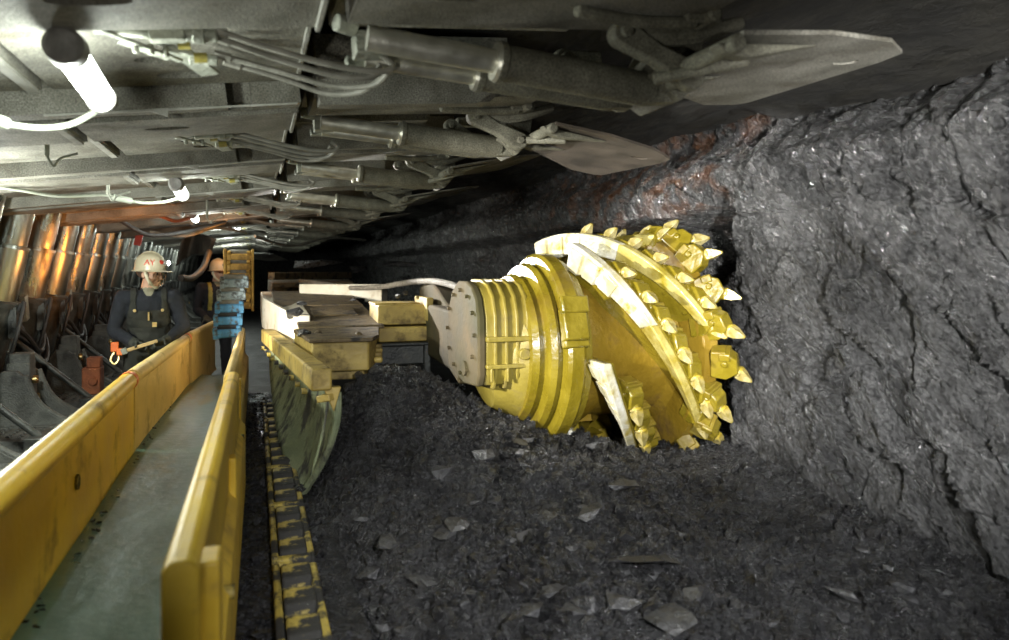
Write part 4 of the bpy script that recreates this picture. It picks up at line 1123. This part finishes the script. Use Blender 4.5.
# coal carried on the machine
for i, (px, py, y, s, lab) in enumerate(((292, 313, 6.42, .10, 'black coal block wedged in the front opening of the pale body'), (303, 334, 5.55, .085, 'coal block on the beam left of the yellow end block'),
                                   (353, 300, 7.0, .05, 'small shiny stone on top of the brown deck plate'), (405, 293, 6.6, .05, 'coal lump on the yellow motor box'), (398, 296, 6.5, .04, 'smaller lump on the yellow motor box'), (300, 304, 6.5, .07, 'upper coal block in the front opening of the body'))):
    p = WY(px, py, y); lump('coal_lump', p.x, p.y, s, i + 2, lab, 'lumps on the shearer', (1, .8, .8), i * 1.3, z=p.z - s * .3)
for i, (px, py, y, s, lab) in enumerate(((395, 268, 11.5, .32, 'long black coal heap on the machine behind the deck, right one'), (318, 268, 12.0, .40, 'long black coal heap on the machine behind the deck, middle one'),
                                     (262, 262, 13, .42, 'pale rounded rock mass at the far end of the machine'), (358, 272, 11.0, .26, 'low coal heap on the rear body of the machine'))):
    p = WY(px, py, y); lump('coal_heap', p.x, p.y, s, i + 7, lab, 'heaps on the rear of the shearer', (1.3, .8, .42), i * .4, z=p.z, mat='coal_lump' if i != 2 else 'base_steel')
# ================================================================ PEOPLE
def capsule(mb, a, b, ra, rb):
    a, b = Vector(a), Vector(b)
    mb.cyl(a, b, ra, rb, seg=14)
    mb.ball(a, ra, u=14, v=8); mb.ball(b, rb, u=14, v=8)

def frame(origin, fwd, up=(0, 0, 1)):
    f = Vector(fwd).normalized(); x = f.cross(Vector(up)).normalized(); u = x.cross(f)
    m = Matrix((x, f, u)).transposed().to_4x4(); m.translation = Vector(origin); return m

def hand(mb, wrist, fwd, palm_n, side, curl, s=1.0):
    """hand whose fingers point along fwd and curl towards palm_n; side=+1 thumb towards x of the frame"""
    f = Vector(fwd).normalized(); n = Vector(palm_n); n = (n - f * n.dot(f)).normalized(); x = f.cross(n).normalized() * side
    w = Vector(wrist)
    for k in range(5):
        a = w + f * (.01 * s) + x * ((k - 2) * .016 * s); b = w + f * (.085 * s) + x * ((k - 2) * .0175 * s)
        capsule(mb, a, b, .017 * s, .014 * s)
    for k, (L, o) in enumerate(((.072, .034), (.08, .012), (.075, -.011), (.058, -.033))):
        p = w + f * (.088 * s) + x * (o * s); d = f.copy()
        ax = f.cross(n).normalized()
        for j in range(3):
            d = Quaternion(ax, curl * (.55 + .25 * j)) @ d
            q = p + d * (L * s * (.42, .33, .27)[j]); capsule(mb, p, q, .0105 * s - .001 * j, .0095 * s - .001 * j); p = q
    p = w + f * (.02 * s) + x * (.034 * s); d = (f * .55 + x * .75 + n * .35).normalized()
    for j in range(3):
        q = p + d * (.034 * s); capsule(mb, p, q, .0125 * s - .001 * j, .0115 * s - .001 * j); p = q
        d = (d + n * .45 - x * .25).normalized()

def person(loc, label, J, head_yaw, head_pitch=0, yaw=0, shirt='navy', bib=True, letters=True, visor=True, vest=False, voxel=.0075, hands=None):
    t = thing('person', loc, label, 'person'); t.rotation_euler = (0, 0, yaw)
    mb = MB()
    pel, waist, chest, neck = Vector(J['pelvis']), Vector(J['waist']), Vector(J['chest']), Vector(J['neck'])
    mb.ball(pel, 1, .17, .125, .13); mb.ball(waist, 1, .155, .115, .15); mb.ball(chest, 1, .175, .125, .17)
    mb.ball(chest + Vector((0, .01, .07)), 1, .185, .10, .09)
    mb.ball(pel.lerp(waist, .5), 1, .16, .12, .14); mb.ball(waist.lerp(chest, .5), 1, .165, .12, .15)
    head = Vector(J['head'])
    capsule(mb, chest + Vector((0, .015, .10)), neck, .075, .062); capsule(mb, neck, head - Vector((0, 0, .06)), .062, .058)
    for s in ('l', 'r'):
        sh, el, wr = (Vector(J[k + s]) for k in ('sh', 'el', 'wr'))
        capsule(mb, chest + Vector((sh.x * .45, 0, .09)), sh, .075, .078)
        capsule(mb, sh, sh.lerp(el, .5), .078, .064); capsule(mb, sh.lerp(el, .5), el, .064, .056); capsule(mb, el, wr, .056, .040)
        hp, kn, an, to = (Vector(J[k + s]) for k in ('hip', 'kn', 'an', 'to'))
        capsule(mb, hp, kn, .105, .072); capsule(mb, kn, kn.lerp(an, .35), .072, .07); capsule(mb, kn.lerp(an, .35), an, .07, .055); capsule(mb, an, to, .055, .045)
        capsule(mb, an, an + (an - to).normalized() * .04, .05, .045)
    for h in hands or (): hand(mb, *h)
    # head in its own frame (face towards +y of the frame)
    hf = Matrix.Translation(head) @ Matrix.Rotation(head_yaw, 4, 'Z') @ Matrix.Rotation(head_pitch, 4, 'X')
    def hb(c, sx, sy, sz): mb.ball((0, 0, 0), 1, 1, 1, 1, 16, 12, None) if False else bmesh.ops.create_uvsphere(mb.bm, u_segments=18, v_segments=12, radius=1, matrix=hf @ Matrix.Translation(c) @ Matrix.Diagonal((sx, sy, sz, 1)))
    # face looks along -y
    hb((0, .012, .035), .076, .098, .085); hb((0, -.02, -.03), .062, .070, .075); hb((0, -.05, -.085), .036, .035, .03)
    hb((0, -.09, -.02), .013, .02, .03); hb((0, -.105, -.037), .017, .016, .013); hb((0, -.078, .02), .055, .02, .014)
    hb((0, -.088, -.063), .026, .012, .008); hb((0, -.084, -.078), .022, .012, .009)
    hb((.03, -.068, -.035), .025, .02, .025); hb((-.03, -.068, -.035), .025, .02, .025)
    for s in (-1, 1): hb((s * .077, .012, -.018), .010, .022, .033)
    me = bpy.data.meshes.new('raw'); mb.bm.to_mesh(me); mb.bm.free()
    o = bpy.data.objects.new('raw', me); COL.objects.link(o)
    md = o.modifiers.new('r', 'REMESH'); md.mode = 'VOXEL'; md.voxel_size = voxel; md.adaptivity = 0
    sm = o.modifiers.new('s', 'SMOOTH'); sm.iterations = 3; sm.factor = .5
    dg = bpy.context.evaluated_depsgraph_get(); dg.update()
    body = bpy.data.meshes.new_from_object(o.evaluated_get(dg)); bpy.data.objects.remove(o)
    mats = [M['skin'], M[shirt], M['bib'], M['glove'], M['shirt']]
    b = mk('body', body, mats, t, angle=180)
    wrs = [(Vector(J['wrl']), Vector(J['ell'])), (Vector(J['wrr']), Vector(J['elr']))]
    for p in body.polygons:
        c = p.center; i = 1
        if c.z > neck.z - .005: i = 0
        elif c.z > neck.z - .075 and c.y < .0 and abs(c.x - neck.x) < .055 - .5 * (neck.z - .005 - c.z): i = 4
        elif c.z < .13: i = 3
        else:
            for w, e in wrs:
                if (c - w).dot((w - e).normalized()) > -.03 and (c - w).length < .26 and abs(c.x) < .5: i = 3
        p.material_index = i
    # wrinkles in the cloth
    nrm = [v.normal.copy() for v in body.vertices]
    for v, n in zip(body.vertices, nrm):
        if v.co.z < neck.z - .03:
            v.co += n * (.010 * noise.fractal(v.co * Vector((9, 9, 7)), 1, 2, 3))
    def shell(name, mat, test, off, thick):
        idx = {}; V = []; F = []
        for p in body.polygons:
            if test(p.center, p.normal):
                f = []
                for vi in p.vertices:
                    if vi not in idx: idx[vi] = len(V); V.append(body.vertices[vi].co + nrm[vi] * off)
                    f.append(idx[vi])
                F.append(f)
        m_ = bpy.data.meshes.new(name); m_.from_pydata([tuple(v) for v in V], [], F); m_.update()
        return mk(name, m_, mat, t, angle=180, solid=thick)
    cz = chest.z
    def inarm(c):
        for s in ('l', 'r'):
            sh, el, wr = (Vector(J[k + s]) for k in ('sh', 'el', 'wr'))
            for a, b_ in ((sh.lerp(el, .12), el), (el, wr + (wr - el).normalized() * .25)):
                tt = max(0, min(1, (c - a).dot(b_ - a) / (b_ - a).length_squared))
                if (c - (a + (b_ - a) * tt)).length < .088: return True
        return False
    if bib:
        def is_bib(c, n):
            if c.z < .13 or inarm(c): return False
            if c.z < pel.z + .10: return True
            if c.y < .03 and abs(c.x) < .165 - .12 * max(0, c.z - (cz - .16)) and c.z < cz + .0: return True
            if abs(abs(c.x) - .115) < .022 and c.z < neck.z - .02: return True
            return False
        bb = shell('bib_overalls', M['bib'], is_bib, .010, .012); bb['label'] = 'dark olive bib overalls'
        mb = MB()
        for s in (-1, 1): mb.lathe([(0, .014), (.008, .012)], (s * .105, -.145, cz + .0), (s * .105, -.16, cz + .0), seg=10)
        mb.box((.0, -.150, cz - .05), (.012, .012, .07)); mb.box((.045, -.152, cz - .12), (.035, .008, .04))
        for f in mb.build_split('buckle', M['brass'], t, local=True): f['label'] = 'brass buckle on the bib'
    if vest:
        s_ = shell('reflective_stripe', M['fitting_yellow'], lambda c, n: not inarm(c) and abs(abs(c.x) - .10) < .022 and cz - .2 < c.z < neck.z - .02, .006, .006)
        s_['label'] = 'yellow reflective stripes'
    # hair
    mb = MB()
    bmesh.ops.create_uvsphere(mb.bm, u_segments=24, v_segments=14, radius=1, matrix=hf @ Matrix.Translation((0, .022, .03)) @ Matrix.Diagonal((.083, .10, .092, 1)))
    inv = hf.inverted()
    bmesh.ops.delete(mb.bm, geom=[v for v in mb.bm.verts if (inv @ v.co).y < -.015 or (inv @ v.co).z < -.055], context='VERTS')
    mb.build('hair', M['hair'], t, local=True, recalc=False, solid=.006)
    # eyes and moustache
    mb = MB()
    for s in (-1, 1): mb.ball(hf @ Vector((s * .03, -.083, -.002)), .010, u=10, v=6)
    mb.build_split('eye', M['hair'], t, local=True)
    mb = MB(); mb.tube([hf @ Vector(q) for q in ((-.03, -.092, -.060), (-.012, -.104, -.052), (.012, -.104, -.052), (.03, -.092, -.060))], .004, seg=6); mb.build('moustache', M['hair'], t, local=True)
    # helmet
    mb = MB()
    hz = Matrix.Translation((0, .008, .045)) @ Matrix.Rotation(R(-6), 4, 'X')
    rows = []
    prof = [(1.0, -.02), (1.0, .0), (.985, .03), (.93, .06), (.82, .088), (.64, .110), (.42, .124), (.2, .131), (.02, .133)]
    for r, z in prof:
        rows.append([hf @ hz @ Vector((math.cos(a) * r * .105, math.sin(a) * r * .128, z + .012 * max(0, math.cos(a * 1) ** 2) * 0)) for a in [2 * PI * i / 40 for i in range(41)]])
    mb.grid(rows)
    brim = []
    for r, z in ((1.0, -.02), (1.12, -.024), (1.16, -.03), (1.14, -.034), (1.0, -.026)):
        brim.append([hf @ hz @ Vector((math.cos(a) * r * .105, math.sin(a) * (r if math.sin(a) > 0 else r + (r - 1) * 2.2) * .128, z)) for a in [2 * PI * i / 40 for i in range(41)]])
    mb.grid(brim)
    mb.tube([hf @ hz @ Vector((0, .128 * math.cos(a) * 1.01, .0 + .135 * math.sin(a))) for a in np.linspace(.15, PI - .15, 10)], .009, seg=6, sub=2)
    hm = mb.build('helmet', M['helmet'], t, local=True); hm['label'] = 'cream hard hat with red marks' if letters else 'pale hard hat'
    mb = MB(); cl = hf @ hz @ Vector((0, -.128, .045)); fd = (hf.to_3x3() @ Vector((0, -1, .1))).normalized()
    mb.lathe([(0, .02), (.03, .028), (.034, .024)], cl, cl + fd, seg=16)
    c = mb.build('cap_lamp', M['lamp_cap'], t, local=True)
    mb = MB(); mb.lathe([(0, .022), (.004, .018)], cl + fd * .034, cl + fd, seg=14); mb.build('lamp_lens', M['lamp_small'], c, local=True)
    mb = MB(); mb.tube([hf @ Vector(q) for q in ((.085, .0, .02), (.083, -.02, -.03), (.06, -.05, -.085), (0, -.07, -.118), (-.06, -.05, -.085), (-.083, -.02, -.03), (-.085, .0, .02))], .014, seg=6)
    mb.build('chin_strap', M['strap'], t, local=True)
    if visor:
        rows = [[hf @ Vector((math.sin(a) * .105 * k, -.012 - math.cos(a) * .118 * k, z)) for a in np.linspace(-1.25, 1.25, 17)] for z, k in ((.03, 1.0), (.0, 1.02), (-.04, 1.0), (-.075, .95), (-.10, .88))]
        mb = MB(); mb.grid(rows); v = mb.build('face_visor', M['visor'], t, local=True, solid=.003, recalc=False); v['label'] = 'clear visor over the face'
    if letters:
        # two red capital letters on the helmet side and a round red mark at the front
        def on_helm(a, z, lift=.0035):
            k = np.interp(z, [p[1] for p in prof], [p[0] for p in prof])
            return hf @ hz @ Vector((math.cos(a) * (k * .105 + lift), math.sin(a) * (k * .128 + lift), z))
        def stroke(name, segs, wd=.007):
            mb = MB()
            for (a0, z0), (a1, z1) in segs:
                pts = [on_helm(a0 + (a1 - a0) * q, z0 + (z1 - z0) * q, .002) for q in np.linspace(0, 1, 5)]
                mb.tube(pts, wd * .5, seg=5, sub=1)
            return mb.build(name, M['red'], hm, local=True)
        stroke('letter', [((3.20, .022), (3.37, .068)), ((3.37, .068), (3.53, .022)), ((3.28, .04), (3.45, .04))])
        stroke('letter', [((3.58, .068), (3.71, .045)), ((3.71, .045), (3.85, .068)), ((3.71, .045), (3.71, .022))])
        mb = MB(); ctr = on_helm(4.38, .05, .003); nn = (ctr - hf @ hz @ Vector((0, 0, .0))).normalized()
        mb.lathe([(0, .020), (.003, .019)], ctr - nn * .001, ctr + nn, seg=16); mb.build('round_mark', M['red'], hm, local=True)
    return t

JB = dict(pelvis=(0, .02, .84), waist=(0, .015, 1.0), chest=(0, 0, 1.16), neck=(.0, -.01, 1.355), head=(.01, -.03, 1.475),
          shl=(-.195, .01, 1.255), ell=(-.27, .02, .985), wrl=(-.10, -.20, .885), shr=(.195, .0, 1.255), elr=(.27, -.02, 1.0), wrr=(.13, -.22, .905),
          hipl=(-.09, .02, .82), knl=(-.11, -.01, .46), anl=(-.12, .02, .09), tol=(-.13, -.13, .05), hipr=(.09, .02, .82), knr=(.11, -.02, .46), anr=(.12, .02, .09), tor=(.14, -.13, .05))
pm = WY(149, 300, 6.85)
H1 = [((-.095, -.21, .883), (.8, -.5, -.15), (-.2, -.6, -.75), -1, .75), ((.125, -.225, .903), (-.75, -.5, -.1), (.2, -.55, -.8), 1, .75)]
P1 = person((pm.x, pm.y, .0), 'miner in navy jacket and bib overalls with cream hard hat looking towards the drum', JB, R(62), R(8), yaw=R(6), hands=H1)
# things he holds / carries
t = thing('hand_tool', (pm.x, pm.y - .3, .86), 'yellow wooden handled tool held in the gloved hands of the first miner', 'tool')
mb = MB(); mb.bar((pm.x - .13, pm.y - .33, .845), (pm.x + .10, pm.y - .29, .915), .03, .028); mb.build('handle', M['wood'], t, bevel=.005)
mb = MB(); mb.bar((pm.x - .16, pm.y - .335, .835), (pm.x - .12, pm.y - .33, .85), .05, .05); mb.build('head', M['fitting'], t, bevel=.005)
t = thing('lanyard', (pm.x - .24, pm.y - .12, .80), 'orange red clip bundle hanging at the hip of the first miner', 'lanyard')
mb = MB(); mb.box((pm.x - .24, pm.y - .13, .86), (.06, .04, .08)); mb.box((pm.x - .20, pm.y - .15, .82), (.05, .03, .06)); mb.build_split('clip', M['red_orange'], t, bevel=.008)
mb = MB(); mb.tube([(pm.x - .24, pm.y - .13, .82), (pm.x - .27, pm.y - .14, .76), (pm.x - .24, pm.y - .15, .72), (pm.x - .21, pm.y - .14, .76), (pm.x - .22, pm.y - .13, .82)], .008, seg=6); mb.build('ring', M['brass'], t)
# second miner, partly hidden behind the cable carriers
J2 = dict(JB); J2.update(ell=(-.24, .08, .98), wrl=(-.16, -.14, .86), elr=(.24, .05, .98), wrr=(.18, -.16, .88))
p2 = WY(217, 262, 10.4)
person((p2.x, p2.y, .0), 'second miner in dark blue jacket behind the amber cable carrier', J2, R(20), R(5), yaw=R(15), bib=False, letters=False, visor=False, vest=True, voxel=.011,
       hands=[((-.16, -.15, .86), (.2, -.9, -.3), (0, -.3, -.9), -1, .6), ((.18, -.17, .88), (-.2, -.9, -.3), (0, -.3, -.9), 1, .6)])
# ================================================================ LIGHT
def spot(name, loc, target, watts, ang, blend=.5, col=(1, 1, 1), size=.08):
    l = bpy.data.lights.new(name, 'SPOT'); l.energy = watts; l.spot_size = R(ang); l.spot_blend = blend; l.color = col; l.shadow_soft_size = size
    o = bpy.data.objects.new(name, l); COL.objects.link(o); o.location = loc
    o.rotation_euler = (Vector(target) - Vector(loc)).to_track_quat('-Z', 'Y').to_euler(); return o
def point(name, loc, watts, col=(1, 1, 1), size=.06):
    l = bpy.data.lights.new(name, 'POINT'); l.energy = watts; l.color = col; l.shadow_soft_size = size
    o = bpy.data.objects.new(name, l); COL.objects.link(o); o.location = loc; return o
# key light left of the picture, standing in for an unseen strobe
spot('added_spot', (-1.5, 2.5, 1.6), (2.25, 4.1, 1.35), 1150, 38, .7, (1, .97, .90), .07)
# added fill spots beside the camera, for the heap and the coal face
spot('added_spot', (.42, -.5, 1.95), (1.5, 2.6, .2), 900, 62, .9, (.97, .98, 1), .06)
spot('added_spot', (.2, -1.2, 1.2), (2.9, 2.7, 1.62), 2700, 37, .9, (1, .99, .97), .05)
# added upward fill that lifts the roof
spot('added_spot', (-.7, .1, 1.1), (1.0, 2.6, 2.25), 60, 75, .9, (1, .98, .9), .06)
# flood lamp under the roof farther down the face, shining back along the coal
spot('flood_lamp', (-.55, 8.9, 1.98), (2.85, 3.1, 1.65), 1900, 34, .6, (1, .98, .95), .06)
# lamps along the roof light what is near them
for y, w in ((2.5, 28), (5.85, 14), (9.2, 14), (12.6, 30), (16, 50), (20, 70)):
    point('roof_lamp_light', (-.52, y, 2.0), w, (.92, 1, .92), .05)
# added fill light just left of the picture, for canopy, legs and rim
point('walkway_fill', (-1.75, 4.9, 1.6), 160, (.95, 1, .93), .08)
# added spot that brightens the pale flank of the shearer
spot('added_spot', (-.95, 5.6, 1.3), (.35, 7.1, 1.0), 420, 50, .7, (1, .95, .85), .05)
# amber lamps among the legs behind the first miner
spot('amber_light', (-1.15, 8.0, 1.45), (-1.9, 8.6, 2.3), 38, 150, .6, (1, .30, .03), .05)
point('amber_light', (-1.35, 7.25, 1.45), 5, (1, .34, .05), .04)
point('amber_light', (-.35, 9.9, 1.9), 8, (1, .36, .05), .05)
w = bpy.data.worlds.new('world'); SC.world = w; w.use_nodes = True
w.node_tree.nodes['Background'].inputs[0].default_value = (.6, .65, .6, 1); w.node_tree.nodes['Background'].inputs[1].default_value = .01
vs = SC.view_settings; vs.view_transform = 'Standard'; vs.look = 'None'; vs.exposure = 0; vs.gamma = 1; vs.use_curve_mapping = False
SC.cycles.use_denoising = True
SC.cycles.max_bounces = 6; SC.cycles.diffuse_bounces = 3; SC.cycles.glossy_bounces = 3; SC.cycles.sample_clamp_indirect = 6
